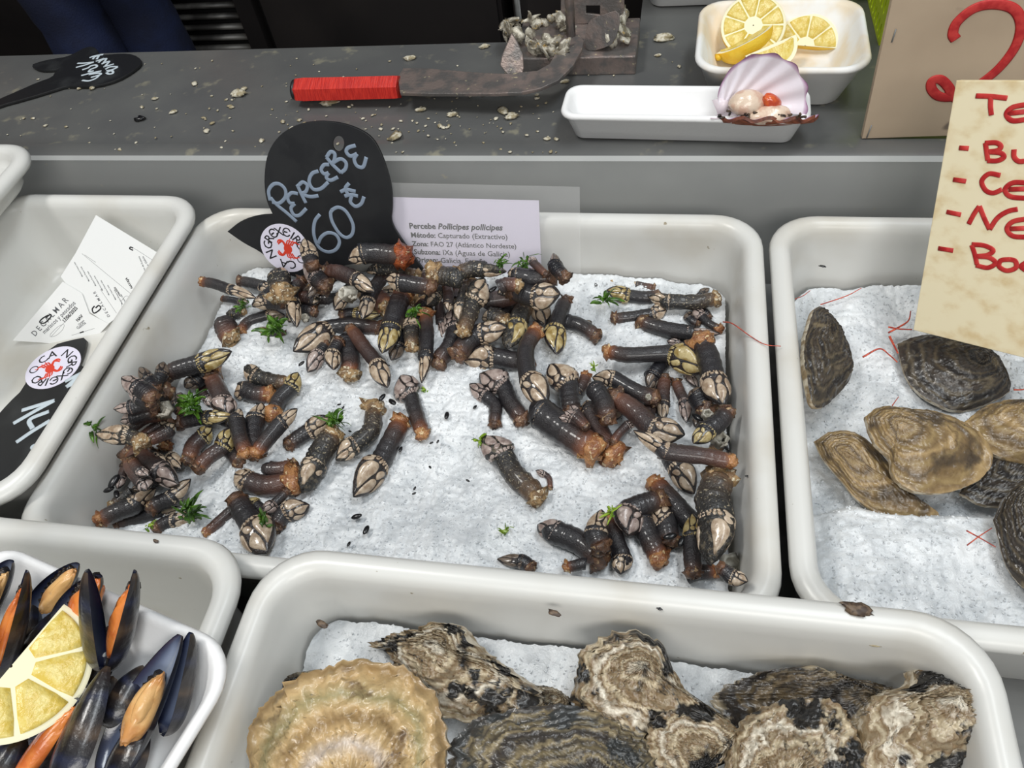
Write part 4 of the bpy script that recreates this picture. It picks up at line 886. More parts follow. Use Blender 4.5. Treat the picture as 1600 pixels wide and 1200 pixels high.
K['roe'] = mat('orange_roe', rgb(214, 96, 44), .2, rgb(190, 70, 40), 120, coat=.4)
K['gill'] = mat('dark_mantle', rgb(40, 36, 34), .3, rgb(90, 70, 52), 200, bump=.6, bscale=600)
fr = lambda x, y, d: atp(x, y, UC + nU * d, nU)
mc = fr(1167, 161, .006)
MB().add(*blob(mc, (1, .15, .1), (0, -.6, .8), (.0165, .0125, .012), 3, .10)).build('muscle', K['scmeat'], sc_, origin=sh)
MB().add(*blob(fr(1205, 160, .004), (.5, .2, -.5), (0, -.5, .8), (.011, .007, .008), 5, .15)).build('roe', K['roe'], sc_, origin=sh)
MB().add(*blob(fr(1202, 180, .010), (1, 0, .05), (0, -.4, .9), (.0175, .010, .0085), 8, .22)).build('muscle', K['scmeat'], sc_, origin=sh)
mb = MB()
for i in range(16):
    x = 1122 + i * 8.6; p = fr(x, 183 + 3 * math.sin(i * 2.3), .012); q = p + np.array([.004 * math.sin(i * 5.1), -.003, .004 + .003 * math.sin(i * 3.7)]); mb.add(*tube(spline([p, (p + q) / 2 + [.002, 0, .001], q], 6), .0012, 6))
mb.build('mantle_fringe', K['gill'], sc_, origin=sh)

# lime basket
bx0, bx1, by0, by1, bz0, bz1 = .2205, .50, .86, 1.15, CT, CT + .16
bo = (.36, 1.0, CT); bk = empty('plastic_basket', bo, 'lime green perforated plastic basket behind the grey plywood board', 'basket')
def perforated(p0, u, v, W_, Hh, th, nx, ny):
    p0, u, v = map(np.array, (p0, u, v)); cw, ch = W_ / nx, Hh / ny; pl = Plane(p0, np.cross(u, v), u); hs = []
    for j in range(ny):
        for i in range(nx):
            cx = cw * (i + (.5 if j % 2 else .0) + .25); cy = ch * (j + .5)
            if cx + cw * .3 < W_ and cx - cw * .3 > 0: hs.append(np.array([(cx + cw * .22 * math.cos(a), cy + ch * .36 * math.sin(a)) for a in np.linspace(0, 6.283, 9)[:-1]]))
    w_, f = flat([np.array([(0, 0), (W_, 0), (W_, Hh), (0, Hh)])] + hs, th); return pl.world(w_), f
MB().add(*perforated((bx0, by0, bz0), (1, 0, 0), (0, .0, 1), bx1 - bx0, bz1 - bz0, .002, 22, 7)).build('front_wall', K['lime'], bk, origin=bo, smooth=False)
MB().add(*perforated((bx0, by1, bz0), (0, -1, 0), (0, 0, 1), by1 - by0, bz1 - bz0, .002, 22, 7)).build('side_wall', K['lime'], bk, origin=bo, smooth=False)
MB().add(*perforated((bx1, by0, bz0), (0, 1, 0), (0, 0, 1), by1 - by0, bz1 - bz0, .002, 22, 7)).build('side_wall', K['lime'], bk, origin=bo, smooth=False)
MB().add(*perforated((bx1, by1, bz0), (-1, 0, 0), (0, 0, 1), bx1 - bx0, bz1 - bz0, .002, 22, 7)).build('back_wall', K['lime'], bk, origin=bo, smooth=False)
MB().add(*box((bx0, by0, bz0 + .0005), (bx1, by1, bz0 + .003))).build('bottom', K['lime'], bk, origin=bo, smooth=False)
a = np.array([(bx0, by0), (bx1, by0), (bx1, by1), (bx0, by1), (bx0, by0)]); MB().add(*tube(np.c_[a, np.full(5, bz1)], .004, 8)).build('rim', K['lime'], bk, origin=bo)

# lever oyster opener
ZO = lambda x, y: (600 + x * .25, y * .25)
oo = at(900, 100, .03); op = empty('oyster_opener', oo, 'steel lever oyster opener with red taped handle lying on the counter', 'opener')
b0, b1 = at(800, 92, .052), at(993, 92, .052)
MB().add(*box((b0[0], b0[1], CT), (b1[0], b0[1] + .085, CT + .022))).build('base_block', K['lever'], op, origin=oo, smooth=False)
for o_ in op.children: bevel(o_, .0015)
plV = Plane(at(640, 130, .052), (-.05, -.05, 1))
ol = [(95, 500), (128, 447), (220, 445), (300, 450), (480, 466), (640, 478), (740, 482), (870, 472), (960, 465), (1040, 420), (1090, 330), (1115, 250), (1160, 228), (1215, 238), (1246, 275), (1235, 330), (1180, 430), (1090, 520), (980, 570), (860, 595), (700, 602), (300, 602), (110, 597)]
MB().add(*plV.plate([ZO(*p) for p in ol], .004, .0006)).build('lever_blade', K['lever'], op, origin=oo, sharp=30)
h0, h1 = at(463, 140, .047), at(624, 136, .049); hx = _unit(h1 - h0)
pts = np.array([h0, h0 + hx * .002, h0 + hx * .012, (h0 + h1) / 2, h1 - hx * .004, h1]); MB().add(*tube(pts, [.0125, .0145, .0155, .015, .0148, .0142], 6, .80)).build('handle', K['red'], op, origin=oo, sharp=30)
MB().add(*tube([h0 - hx * .004, h0 - hx * .003, h0 + hx * .001], [.009, .012, .0125], 14, .8)).build('end_cap', K['black'], op, origin=oo)
pr_ = at(893, 66, .060); MB().add(*tube([pr_, pr_ + [0, 0, .06], pr_ + [-.002, .01, .12], pr_ + [-.001, .03, .15]], .0052, 12)).build('pivot_rod', K['lever'], op, origin=oo)
plT = Plane(at(808, 118, .05), (.15, -.8, .35)); Zt = ZO
vv, f = plT.plate([Zt(*p) for p in [(732, 400), (745, 340), (780, 260), (800, 213), (830, 260), (864, 335), (870, 420), (850, 495), (800, 470), (760, 440)]], .010, .001); MB().add(vv, f).build('tooth', K['lever'], op, origin=oo, sharp=30)
plG = Plane(at(940, 76, .055), (-.25, -.75, .25)); MB().add(*plG.plate([Zt(*p) for p in [(1262, 300), (1264, 200), (1275, 150), (1310, 112), (1380, 90), (1470, 60), (1475, 160), (1440, 260), (1400, 290), (1300, 318)]], .002, .0003, smooth=1)).build('guard_plate', K['lever'], op, origin=oo, sharp=30)
plK = Plane(at(940, 30, .055), (0, -1, .15)); MB().add(*plK.plate([Zt(*p) for p in [(1110, 150), (1110, -120), (1500, -120), (1500, 60), (1470, 110), (1340, 130)]], .004, .0005, holes=[[Zt(*p) for p in [(1262, 25), (1355, 25), (1355, 90), (1262, 80)]]])).build('bracket', K['lever'], op, origin=oo, sharp=30)
K['scrap'] = mat('shell_scrap', rgb(208, 202, 186), .35, rgb(120, 112, 96), 90, lo=.4, hi=.6, c3=rgb(190, 160, 100), s3=150, lo3=.6, hi3=.7, bump=.8, bscale=300, coat=.3)
rng = np.random.RandomState(8); mb = MB()
for i in range(46):
    x, y = (rng.uniform(790, 890), rng.uniform(26, 82)) if i < 34 else (rng.uniform(940, 985), rng.uniform(20, 62))
    p = at(x, y, .054 + rng.uniform(0, .014)); mb.add(*blob(p, rng.randn(3), rng.randn(3), rng.uniform(.003, .011, 3) * [1.2, 1, .55], i, .5, 7, 9))
tag(mb.build('shell_scraps', K['scrap']), 'wet pile of broken oyster shell scraps on the opener block', 'scraps', kind='stuff')
# crumbs on the counter
mb = MB()
for i in range(330):
    x, y = rng.uniform(10, 1330), rng.uniform(90, 236); 
    if rng.rand() < .5: x = rng.normal(640, 170); y = rng.normal(195, 32); y = min(max(y, 95), 238)
    if 870 < x < 1300 and y > 120 or 1080 < x: continue
    p = at(x, y, .0308); s_ = rng.gamma(1.5, .0006) + .0005; p[2] += s_ * .3; mb.add(*blob(p, np.r_[rng.randn(2), 0], (0, 0, 1), (s_ * 1.3, s_, s_ * .5), i, .4, 5, 7))
tag(mb.build('shell_crumbs', K['crumb']), 'tiny pale shell crumbs littering the steel counter', 'crumbs', kind='stuff')
for i, (x, y, s_, lb, m) in enumerate(((1038, 58, .0085, 'tan shell fragment on the dark counter beside the opener', 'crumb'), (800, 181, .0060, 'white double-lobed shell chip below the opener blade', 'crumb'), (657, 171, .0045, 'pale shell chip just below the opener handle', 'crumb'), (707, 178, .0050, 'yellowish shell chip on the counter left of the white double-lobed one', 'crumb'),
        (219, 185, .0055, 'dark olive shell chip on the counter above the left trays', 'chip'), (372, 146, .0075, 'flat tan smear of shell left of the red handle', 'crumb'), (515, 160, .0080, 'white scrap of flesh under the red handle', 'crumb'), (640, 90, .0055, 'bluish white shell chip above the opener blade', 'crumb'), (757, 72, .0045, 'white shell chip at the counter back edge', 'crumb'), (882, 127, .0040, 'small shell chip beside the curved end of the blade', 'crumb'), (1028, 86, .003, 'tiny white shell chip to the right of the opener block', 'crumb'))):
    p = at(x, y, .031 + s_ * .25); o = MB().add(*blob(p, (1, .2, 0), (0, 0, 1), (s_ * 1.2, s_ * .8, s_ * .45), 60 + i, .45, 9, 14)).build('shell_chip', K[m], origin=p); tag(o, lb, 'shell', 'larger shell chips on the counter')
# ------------------------------------------------------------------ oysters
def omat(nm, a, b_, c, dk, patch, **k): return ramp_mat(nm, [(0, a), (.3, b_), (.55, c), (.78, b_), (1, dk)], rough=.32, patch=patch, coat=.25, **k)
K['oyd'] = omat('dark_flat_oyster', rgb(70, 62, 54), rgb(52, 47, 43), rgb(92, 82, 66), rgb(40, 37, 36), rgb(120, 108, 86), dist=.18, bands=6, nscale=34, plo=.6, phi=.72, pscale=60, bump=.8, bscale=260)
K['oyt'] = omat('tan_flat_oyster', rgb(168, 142, 100), rgb(122, 100, 68), rgb(150, 128, 88), rgb(92, 76, 54), rgb(74, 62, 48), dist=.26, bands=4, nscale=34, plo=.52, phi=.66, pscale=42, bump=.8, bscale=260)
K['oyr'] = omat('rugged_oyster', rgb(224, 216, 198), rgb(128, 106, 78), rgb(198, 184, 156), rgb(150, 134, 108), rgb(34, 32, 30), dist=.42, bands=3, nscale=52, plo=.52, phi=.58, pscale=46, bump=1, bscale=220)
K['oyrd'] = omat('dark_rugged_oyster', rgb(120, 104, 80), rgb(60, 54, 48), rgb(98, 84, 62), rgb(44, 40, 38), rgb(168, 154, 128), dist=.40, bands=3, nscale=48, plo=.57, phi=.66, pscale=40, bump=1, bscale=220)
K['oyp'] = omat('pale_ringed_oyster', rgb(160, 148, 108), rgb(196, 168, 122), rgb(146, 120, 82), rgb(204, 190, 176), rgb(108, 86, 62), dist=.13, bands=2.6, nscale=30, plo=.6, phi=.72, pscale=50, bump=.7, bscale=240)
K['oyg'] = omat('grey_wavy_oyster', rgb(128, 116, 88), rgb(74, 68, 60), rgb(150, 136, 106), rgb(58, 54, 52), rgb(58, 60, 60), dist=.26, bands=5, nscale=44, plo=.52, phi=.62, pscale=44, bump=1, bscale=220)
K['edge'] = mat('white_shell_edge', rgb(214, 204, 184), .4, rgb(150, 130, 100), 120, bump=.5, bscale=300)
def oyster(pxs, z, tilt, hinge, Hh, m, label, grp, seed, rug=.0012, frill=.0, thick=.006, nb=9, kup=.18):
    c0 = np.mean(pxs, 0); p0 = at(c0[0], c0[1], z); n = _unit(np.array(list(tilt) + [1.0])); pl = Plane(p0, n, (1, 0, 0)); rng = np.random.RandomState(seed)
    ol = np.array([pl.uv(*p) for p in pxs]); ol = spline(list(ol) + [ol[0]], 121)[:-1]; N_ = 120; ce = ol.mean(0); size = np.sqrt(np.mean(np.sum((ol - ce) ** 2, 1)))
    an = np.linspace(0, 2 * np.pi, N_, endpoint=False); ol = ce + (ol - ce) * (1 + (.05 if frill else .018) * vn(np.cos(an) * 5, np.sin(an) * 5, .6, seed)[:, None] + (.03 if frill else .006) * rng.randn(N_)[:, None] * .6)
    hc = pl.uv(*hinge); hc = ce + (hc - ce) * .62; rr = np.r_[np.linspace(.02, .96, 44), .985, 1.0]; top = []; gr = []; bot = []
    for r_ in rr:
        q = hc + (ol - hc) * r_; x, y = q[:, 0] + seed, q[:, 1]
        dd = np.sum((q - ce) ** 2, 1) / size ** 2; base = Hh * (1 - r_ ** 2.4) * (.75 + .25 * np.exp(-dd))
        ph = r_ * nb + 1.1 * vn(np.cos(an) * 2, np.sin(an) * 2, .7, seed + 1) + 1.6 * vn(x, y, .018, seed + 2); saw = ph - np.floor(ph)
        lay = rug * (saw ** 2.2 - .4) * np.clip(r_ * 3, 0, 1) * (1 + 1.2 * vn(x, y, .012, seed + 3))
        rad = frill * r_ ** 1.6 * np.sin(an * 9 + 2.2 * vn(np.cos(an) * 2, np.sin(an) * 2, .5, seed + 4) * 4 + r_ * 2)
        nz = (rug * 1.6) * vn(x, y, .014, seed + 5) * 2 + rug * .8 * vn(x, y, .005, seed + 6) * 2 + rug * 2.2 * vn(x, y, .030, seed + 8) * 2 + rug * .35 * rng.randn(N_)
        zz = base + lay + rad + nz * np.clip((1 - r_) * 12, .25, 1); top.append(pl.world(np.c_[q, zz])); gr += list(np.full(N_, r_) + .0 * x)
        qb = hc + (ol - hc) * r_ * .985; bot.append(pl.world(np.c_[qb, -thick * .5 * (r_ > .9) - (thick * .6 + Hh * kup) * (1 - r_ ** 3) + np.minimum(rad, 0)]))
    mb = MB(); org = p0; o = empty('oyster', org, label, 'oyster', grp)
    mb.add(np.concatenate(top), grid_faces(len(rr), N_, True) + [tuple(range(N_))], 0, gr)
    mb.build('upper_shell', K[m], o, origin=org); mb = MB()
    bot[-1] = bot[-1] - n * thick * .4
    mb.add(np.concatenate(bot), grid_faces(len(rr), N_, True) + [tuple(range(N_))], 0, [.5] * (N_ * len(rr)))
    mb.build('lower_shell', K['oyd' if m in ('oyd', 'oyt') else 'oyrd'], o, origin=org)
    e0 = top[-1]; e1 = bot[-1]; MB().add(np.concatenate([e0, (e0 * .6 + e1 * .4) + (e0 - e0.mean(0)) * .012, e1]), grid_faces(3, N_, True)).build('shell_edge', K['edge'], o, origin=org)
    return o
GF, GR = 'flat oysters on the ice by the wooden list', 'large rugged oysters in the front tray'
oyster([(1250, 525), (1265, 482), (1285, 488), (1310, 520), (1322, 555), (1318, 590), (1300, 615), (1278, 635), (1262, 632), (1253, 600), (1248, 560)], -.040, (.75, -.05), (1268, 488), .012, 'oyd', 'dark oyster standing on edge against the tray\'s left wall', GF, 1)
oyster([(1402, 537), (1440, 524), (1490, 526), (1540, 545), (1566, 565), (1580, 602), (1560, 622), (1510, 641), (1470, 634), (1430, 608), (1410, 575)], -.060, (-.05, -.10), (1560, 560), .014, 'oyd', 'dark round oyster just under the wooden list', GF, 2)
oyster([(1273, 690), (1300, 674), (1345, 680), (1390, 725), (1412, 765), (1452, 790), (1467, 806), (1440, 819), (1390, 811), (1345, 786), (1310, 745), (1285, 716)], -.058, (-.12, -.25), (1285, 690), .012, 'oyt', 'narrow tan oyster tucked below the big tan one', GF, 3)
oyster([(1500, 770), (1530, 712), (1600, 690), (1650, 720), (1620, 780), (1545, 790)], -.056, (0, -.1), (1640, 700), .010, 'oyd', 'brown oyster mostly hidden under the blue-marked one', GF, 5)
oyster([(1352, 651), (1375, 636), (1420, 638), (1470, 645), (1520, 668), (1549, 702), (1545, 735), (1510, 760), (1460, 771), (1417, 763), (1395, 740), (1390, 715), (1366, 690)], -.034, (.05, -.12), (1365, 655), .013, 'oyt', 'big tan oyster with a pale hinge lying on top of another', GF, 4)
oyster([(1506, 660), (1545, 632), (1600, 624), (1650, 640), (1670, 700), (1610, 724), (1545, 706)], -.040, (0, -.15), (1640, 640), .016, 'oyt', 'tan oyster with a dark blue blotch at the right edge of the photo', GF, 6)
oyster([(1552, 812), (1570, 775), (1612, 748), (1680, 740), (1720, 800), (1690, 900), (1640, 930), (1604, 922), (1572, 882)], -.026, (-.35, -.2), (1600, 760), .016, 'oyd', 'dark purplish oyster at the right edge on the ice mound', GF, 7)
oyster([(392, 1112), (420, 1075), (460, 1054), (512, 1046), (540, 1075), (470, 1130), (410, 1180)], -.042, (0, -.2), (500, 1050), .020, 'oyrd', 'dark oyster behind the pale ringed one at the left wall', GR, 11, rug=.002, frill=.0014, thick=.012)
oyster([(1110, 1075), (1140, 1050), (1190, 1031), (1260, 1022), (1312, 1035), (1380, 1050), (1417, 1066), (1402, 1112), (1340, 1155), (1240, 1165), (1160, 1132)], -.024, (.05, -.25), (1400, 1060), .022, 'oyrd', 'dark crusted oyster at the back right of the front tray', GR, 17, rug=.0026, frill=.002, thick=.014)
oyster([(772, 1102), (800, 1075), (850, 1071), (890, 1088), (905, 1115), (850, 1140), (790, 1130)], -.046, (0, -.25), (890, 1080), .014, 'oyr', 'small tan oyster lying in the gap beside the ice', GR, 15, rug=.002, frill=.0015, thick=.01)
oyster([(572, 1004), (610, 990), (650, 984), (690, 971), (727, 985), (747, 1015), (782, 1040), (822, 1070), (842, 1096), (800, 1118), (740, 1130), (690, 1118), (640, 1070), (602, 1024)], -.010, (-.25, -.35), (700, 985), .022, 'oyr', 'ruffled brown and cream oyster leaning at the back left of the front tray', GR, 12, rug=.0034, frill=.005, thick=.010, nb=7)
oyster([(897, 1042), (910, 1000), (950, 975), (1000, 969), (1036, 990), (1056, 1030), (1077, 1065), (1122, 1095), (1152, 1120), (1142, 1165), (1060, 1175), (1000, 1140), (940, 1104), (902, 1086)], -.002, (.05, -.45), (1000, 985), .018, 'oyr', 'tall oyster with a white rim and black patches, middle of the front tray', GR, 16, rug=.0028, frill=.0018, thick=.012, nb=6)
oyster([(1372, 1130), (1390, 1085), (1442, 1070), (1457, 1044), (1492, 1050), (1512, 1090), (1502, 1120), (1532, 1170), (1542, 1250), (1450, 1290), (1380, 1230)], -.014, (.30, -.25), (1470, 1055), .026, 'oyr', 'knobbly oyster against the right wall of the front tray', GR, 19, rug=.0036, frill=.004, thick=.012, nb=7)
oyster([(1012, 1132), (1060, 1102), (1130, 1130), (1148, 1152), (1112, 1204), (1060, 1226), (1018, 1184)], .002, (.1, -.3), (1110, 1190), .012, 'oyr', 'small oyster with a sharp white edge in front of the tall one', GR, 20, rug=.0022, frill=.0025, thick=.008)
oyster([(1132, 1190), (1150, 1140), (1192, 1105), (1250, 1090), (1312, 1100), (1332, 1130), (1352, 1182), (1332, 1250), (1220, 1285), (1142, 1252)], -.002, (0, -.2), (1200, 1270), .020, 'oyr', 'tan ruffled oyster at the bottom of the photo, right of centre', GR, 18, rug=.0030, frill=.003, thick=.010, nb=8)
oyster([(698, 1165), (740, 1126), (800, 1110), (880, 1100), (952, 1111), (1002, 1140), (1024, 1182), (1002, 1250), (880, 1290), (760, 1275), (705, 1215)], -.004, (0, -.2), (990, 1250), .018, 'oyg', 'grey wavy-lined oyster at the bottom of the photo beside the pale one', GR, 14, rug=.0022, frill=.001, thick=.010, nb=11)
oyster([(388, 1142), (410, 1105), (450, 1070), (500, 1045), (560, 1031), (620, 1040), (662, 1066), (690, 1110), (697, 1162), (690, 1230), (640, 1300), (540, 1335), (440, 1305), (396, 1232)], .008, (.05, -.25), (560, 1310), .014, 'oyp', 'pale tan oyster with concentric rings at the bottom left of the front tray', GR, 13, rug=.0030, frill=.0010, thick=.010, nb=5)

for o_ in bpy.data.objects:                              # nudge the ones that lean on a tray wall so that they only touch it
    l_ = o_.get('label', '')
    if l_.startswith(('dark crusted oyster', 'tall oyster')): o_.location.y -= .008
    if l_.startswith('knobbly oyster'): o_.location += Vector((-.009, -.004, .004))
    if l_.startswith('dark oyster standing'): o_.location.x += .005
# ------------------------------------------------------------------ mussels and their foam tray
K['mout'] = ramp_mat('blue_black_mussel_shell', [(0, rgb(74, 60, 48)), (.25, rgb(40, 34, 33)), (.7, rgb(26, 25, 29)), (1, rgb(34, 38, 58))], dist=.12, bands=4, rough=.3, bump=.4, bscale=300, coat=.3)
K['min'] = ramp_mat('mussel_nacre', [(0, rgb(140, 150, 166)), (.45, rgb(112, 122, 144)), (.75, rgb(66, 74, 98)), (.93, rgb(34, 40, 68)), (1, rgb(22, 24, 38))], dist=.1, nscale=40, rough=.18, coat=.5, bump=.1)
K['meato'] = mat('orange_mussel_meat', rgb(222, 132, 62), .25, rgb(202, 106, 50), 60, coat=.4, bump=.2, bscale=300)
K['meatc'] = mat('cream_mussel_meat', rgb(222, 176, 116), .25, rgb(206, 146, 86), 60, coat=.4, bump=.2, bscale=300)
K['frill'] = mat('black_mantle_edge', rgb(20, 19, 20), .25, rgb(50, 40, 34), 200, bump=.8, bscale=500)
def valve(umbo, tip, face, Wd, D, side=0.12):
    """one mussel shell: umbo at the pointed end, hollow towards face"""
    L_ = np.linalg.norm(tip - umbo); ax = (tip - umbo) / L_; f = np.array(face, float); f = _unit(f - ax * (f @ ax)); s = np.cross(f, ax); u = np.linspace(0, 1, 30); v = np.linspace(-1, 1, 21)
    hw = Wd * np.sin(np.pi * np.clip(u, 0.0, 1) ** .62 * .985 + .012) ** .62; sk = side * Wd * np.sin(np.pi * u); g = []; gr = []
    for k in (0, 1):
        for i in range(30):
            d = (D - .0012 * k) * (hw[i] / Wd) ** .8; z = -d * (1 - np.abs(v) ** 2.4) ** .8
            g.append(umbo + ax * L_ * u[i] + np.outer(hw[i] * v * (1 - .02 * k) + sk[i], s) + np.outer(z, f)); gr += list(np.maximum(np.abs(v) ** 1.5, np.abs(2 * u[i] - 1) ** 3) if k else u[i] + 0 * v)
    mb = MB().add(np.concatenate(g[:30]), grid_faces(30, 21), 0, gr[:630]).add(np.concatenate(g[30:]), grid_faces(30, 21), 1, gr[630:])
    lip = lambda j: (np.array([r[j] for r in g[:30]]), np.array([r[j] for r in g[30:]]))
    for j in (0, 20): a_, b2 = lip(j); mb.add(np.concatenate([a_, b2]), grid_faces(2, 30), 0, [.9] * 60)
    return mb, ax, f, s, L_
def mussel(umbo, tip, face, Wd, D, label, mat_meat='meato', meat=(.55, .34, .5), gape=.0, face2=None, off=0.0, W2_=None):
    umbo, tip = np.array(umbo), np.array(tip); org = umbo.copy(); o = empty('mussel', org, label, 'mussel', 'open mussels in the foam tray')
    mb, ax, f, s, L_ = valve(umbo, tip, face, Wd, D); mb.build('valve', [K['mout'], K['min']], o, origin=org)
    if gape:                                                 # second valve hinged at the umbo
        a = gape; ax2 = ax * math.cos(a) + f * math.sin(a); f2 = -(f * math.cos(a) - ax * math.sin(a)); mb, *_ = valve(umbo + f * .001, umbo + ax2 * L_, f2, Wd, D, -.12); mb.build('valve', [K['mout'], K['min']], o, origin=org)
    if meat:
        c = umbo + ax * L_ * meat[0] - f * D * .15 + s * off; m_ = MB().add(*blob(c, ax, f, (L_ * meat[1], Wd * meat[2], D * .62), int(L_ * 1e5) % 17, .17, 18, 22))
        m_.add(*blob(c - s * Wd * meat[2] * .35 + ax * L_ * .05 + f * D * .12, ax, f, (L_ * meat[1] * .72, Wd * meat[2] * .55, D * .55), int(L_ * 1e5) % 13 + 2, .22, 14, 16)); m_.build('meat', K[mat_meat], o, origin=org); q = [c + ax * L_ * meat[1] * t + s * Wd * meat[2] * 1.02 * math.sqrt(max(0, 1 - t * t)) * 1.0 - f * D * .1 for t in np.linspace(-.8, .95, 12)]
        MB().add(*tube(spline(q, 26), .0034 + .0010 * np.sin(np.arange(26) * 2.1), 7)).build('mantle_edge', K['frill'], o, origin=org)
    return o
MZ = .075; mt_rot = math.radians(-14)
foam_tray((-.352, .068, RZ + MZ), .215, .165, .042, mt_rot, 'white foam tray of open mussels and lemon at the bottom left', r=.03, flare=.022)
ZM = lambda x, y, z: at(x * .28333, 860 + y * .28333, z)
mussel(ZM(120, 470, .056), ZM(425, 75, .088), (-.2, -.5, .8), .0135, .010, 'mussel with a blue rim and cream meat at the tray\'s back edge', 'meatc', (.62, .28, .45))
mussel(ZM(300, 560, .060), ZM(545, 140, .096), (-.1, -.5, .85), .0155, .012, 'mussel with rounded orange meat behind the lemon', 'meato', (.66, .27, .56))
mussel(ZM(590, 640, .062), ZM(735, 115, .120), (-.85, -.35, .25), .0140, .010, 'upright mussel with vivid orange meat right of the lemon', 'meato', (.48, .36, .62), gape=.30)
mussel(ZM(545, 1300, .052), ZM(990, 470, .084), (-.42, -.30, .85), .0190, .012, 'large open mussel with pale blue shell lining at the right end', 'meatc', (.50, .23, .40), gape=0)
mussel(ZM(880, 1010, .058), ZM(1045, 455, .086), (-.6, .0, .75), .0165, .012, 'dark glossy mussel shell behind the pale blue lined one', None, None)
mussel(ZM(-30, 720, .056), ZM(140, 115, .112), (-.75, -.45, .35), .0135, .010, 'mottled mussel with its orange meat facing left', 'meato', (.5, .34, .6), gape=.28)
mussel(ZM(-160, 420, .056), ZM(60, 60, .092), (-.3, -.5, .8), .0135, .010, 'grey-blue mussel in the tray at the left edge of the photo', 'meatc', (.5, .3, .5))
mussel(ZM(330, 1330, .060), ZM(600, 640, .074), (.35, .0, -.85), .0150, .011, 'closed-looking dark mussel shell lying back up in the tray centre', None, None)
mussel(ZM(60, 1290, .058), ZM(430, 820, .076), (-.55, -.40, .70), .0130, .010, 'mussel with a long orange strip of meat below the lemon', 'meato', (.46, .42, .52))
mussel(ZM(-120, 1330, .050), ZM(150, 1010, .060), (-.2, -.3, -.9), .0150, .011, 'dark mussel shell under the lemon at the bottom left', None, None)
for k, (a_, b2, z0, z1, fc, W_, lb) in enumerate((((420, 980), (640, 700), .056, .064, (.2, .1, -.9), .014, 'dark mussel shell in the gap left of the pale blue lined one'), ((560, 960), (800, 640), .054, .060, (.3, .0, -.9), .013, 'black mussel shell lying under the right end mussels'), ((130, 700), (330, 330), .050, .060, (.1, .1, -.9), .016, 'black mussel shell under the lemon slice'),
        ((40, 560), (190, 260), .050, .060, (.1, .1, -.9), .014, 'dark mussel shell between the mottled one and the blue-rimmed one'), ((480, 760), (610, 420), .050, .060, (.2, .1, -.9), .014, 'dark mussel shell under the upright orange one'), ((250, 1330), (480, 960), .050, .060, (.1, .2, -.9), .014, 'dark mussel shell beneath the long orange strip'), ((640, 1320), (800, 900), .046, .052, (.3, .1, -.9), .015, 'dark mussel shell beneath the large open one'))):
    mussel(ZM(*a_, z0), ZM(*b2, z1), fc, W_, .010, lb, None, None)
lc = ZM(190, 650, .088); ln_ = _unit(CAM - lc + np.array([-.05, .1, .05])); pl_ = Plane(lc, ln_)
e0, e1 = pl_.px(340 * .28333, 860 + 312 * .28333), pl_.px(-72, 1146); mid = (e0 + e1) / 2; rad_ = np.linalg.norm(e0 - e1) / 2; dv = _unit(e1 - e0); upv = np.cross(ln_, dv)
if (pl_.px(560 * .28333, 860 + 620 * .28333) - mid) @ upv < 0: upv = -upv
lemon_cross(mid, ln_, upv, rad_ * 1.05, True, .014, 'thick half slice of lemon lying on the mussels', None, 8)

# ------------------------------------------------------------------ small things on the ice
def acorn(p, r_, h, label, ax=(0, -.3, 1)):
    ax = _unit(np.array(ax, float)); s = _unit(np.cross(ax, (0, 1, .2))); t = np.cross(ax, s); a = np.linspace(0, 2 * np.pi, 30, endpoint=False); w_ = 1 + .10 * np.sin(a * 6) + .04 * np.sin(a * 13 + 1); p = np.array(p)
    R_ = lambda k, z: p + ax * z + r_ * np.outer(k * w_ * np.cos(a), s) + r_ * np.outer(k * w_ * np.sin(a), t)
    o = MB().add(*loft([R_(1, 0), R_(.92, h * .4), R_(.74, h * .9), R_(.62, h), R_(.50, h * .92), R_(.46, h * .4), R_(.4, h * .2)])).build('acorn_barnacle', K['encr'], origin=p); return tag(o, label, 'barnacle', 'acorn barnacles')
acorn(at(257, 641, ICE + .050), .0085, .011, 'large hollow acorn barnacle on the left clump', (.1, -.5, .9))
acorn(at(1105, 649, ICE + .040), .0052, .006, 'left one of two hollow acorn barnacles side by side')
acorn(at(1115, 656, ICE + .040), .0056, .006, 'right one of two hollow acorn barnacles side by side')
acorn(at(551, 461, ICE + .052), .0080, .014, 'barrel-shaped acorn barnacle in the middle of the back heap', (-.5, -.5, .7))
acorn(at(1125, 688, ICE + .034), .0075, .008, 'chalky acorn barnacle beside the blue-black mussel')
acorn(at(1142, 884, ICE + .014), .0100, .009, 'pinkish white crusty acorn barnacle in the front right corner')
acorn(at(478, 498, ICE + .016), .0046, .006, 'small yellowish acorn barnacle at the left of the heap')
acorn(at(1013, 621, ICE + .030), .0030, .004, 'tiny white acorn barnacle in the right cluster')
def spat(x, y, z, ln, ang, label=None):
    p = at(x, y, z); o = MB().add(*blob(p, (math.cos(ang), math.sin(ang), .1), (0, 0, 1), (ln, ln * .5, ln * .38), int(x) % 13, .06, 10, 14)).build('small_mussel', K['chip'], origin=p)
    return tag(o, label or 'tiny black mussel seed lying on the bare ice', 'mussel', 'tiny mussels scattered on the ice' if label is None else 'small mussels among the barnacles')
for x, y, l_ in ((530, 632, .0018), (536, 637, .0017), (698, 649, .0040), (626, 702, .0028), (557, 807, .0042), (572, 828, .0040), (742, 636, .0022), (924, 717, .0034), (849, 676, .0014), (674, 692, .0010), (647, 771, .0012), (545, 850, .0022), (625, 549, .0036), (606, 571, .0012), (476, 727, .0020), (547, 674, .0014), (648, 763, .0010), (731, 751, .0012), (684, 690, .0014), (672, 730, .0013), (1005, 852, .0030)): spat(x, y, ICE + .0055, max(l_ * 1.15, .0020), x * .7)
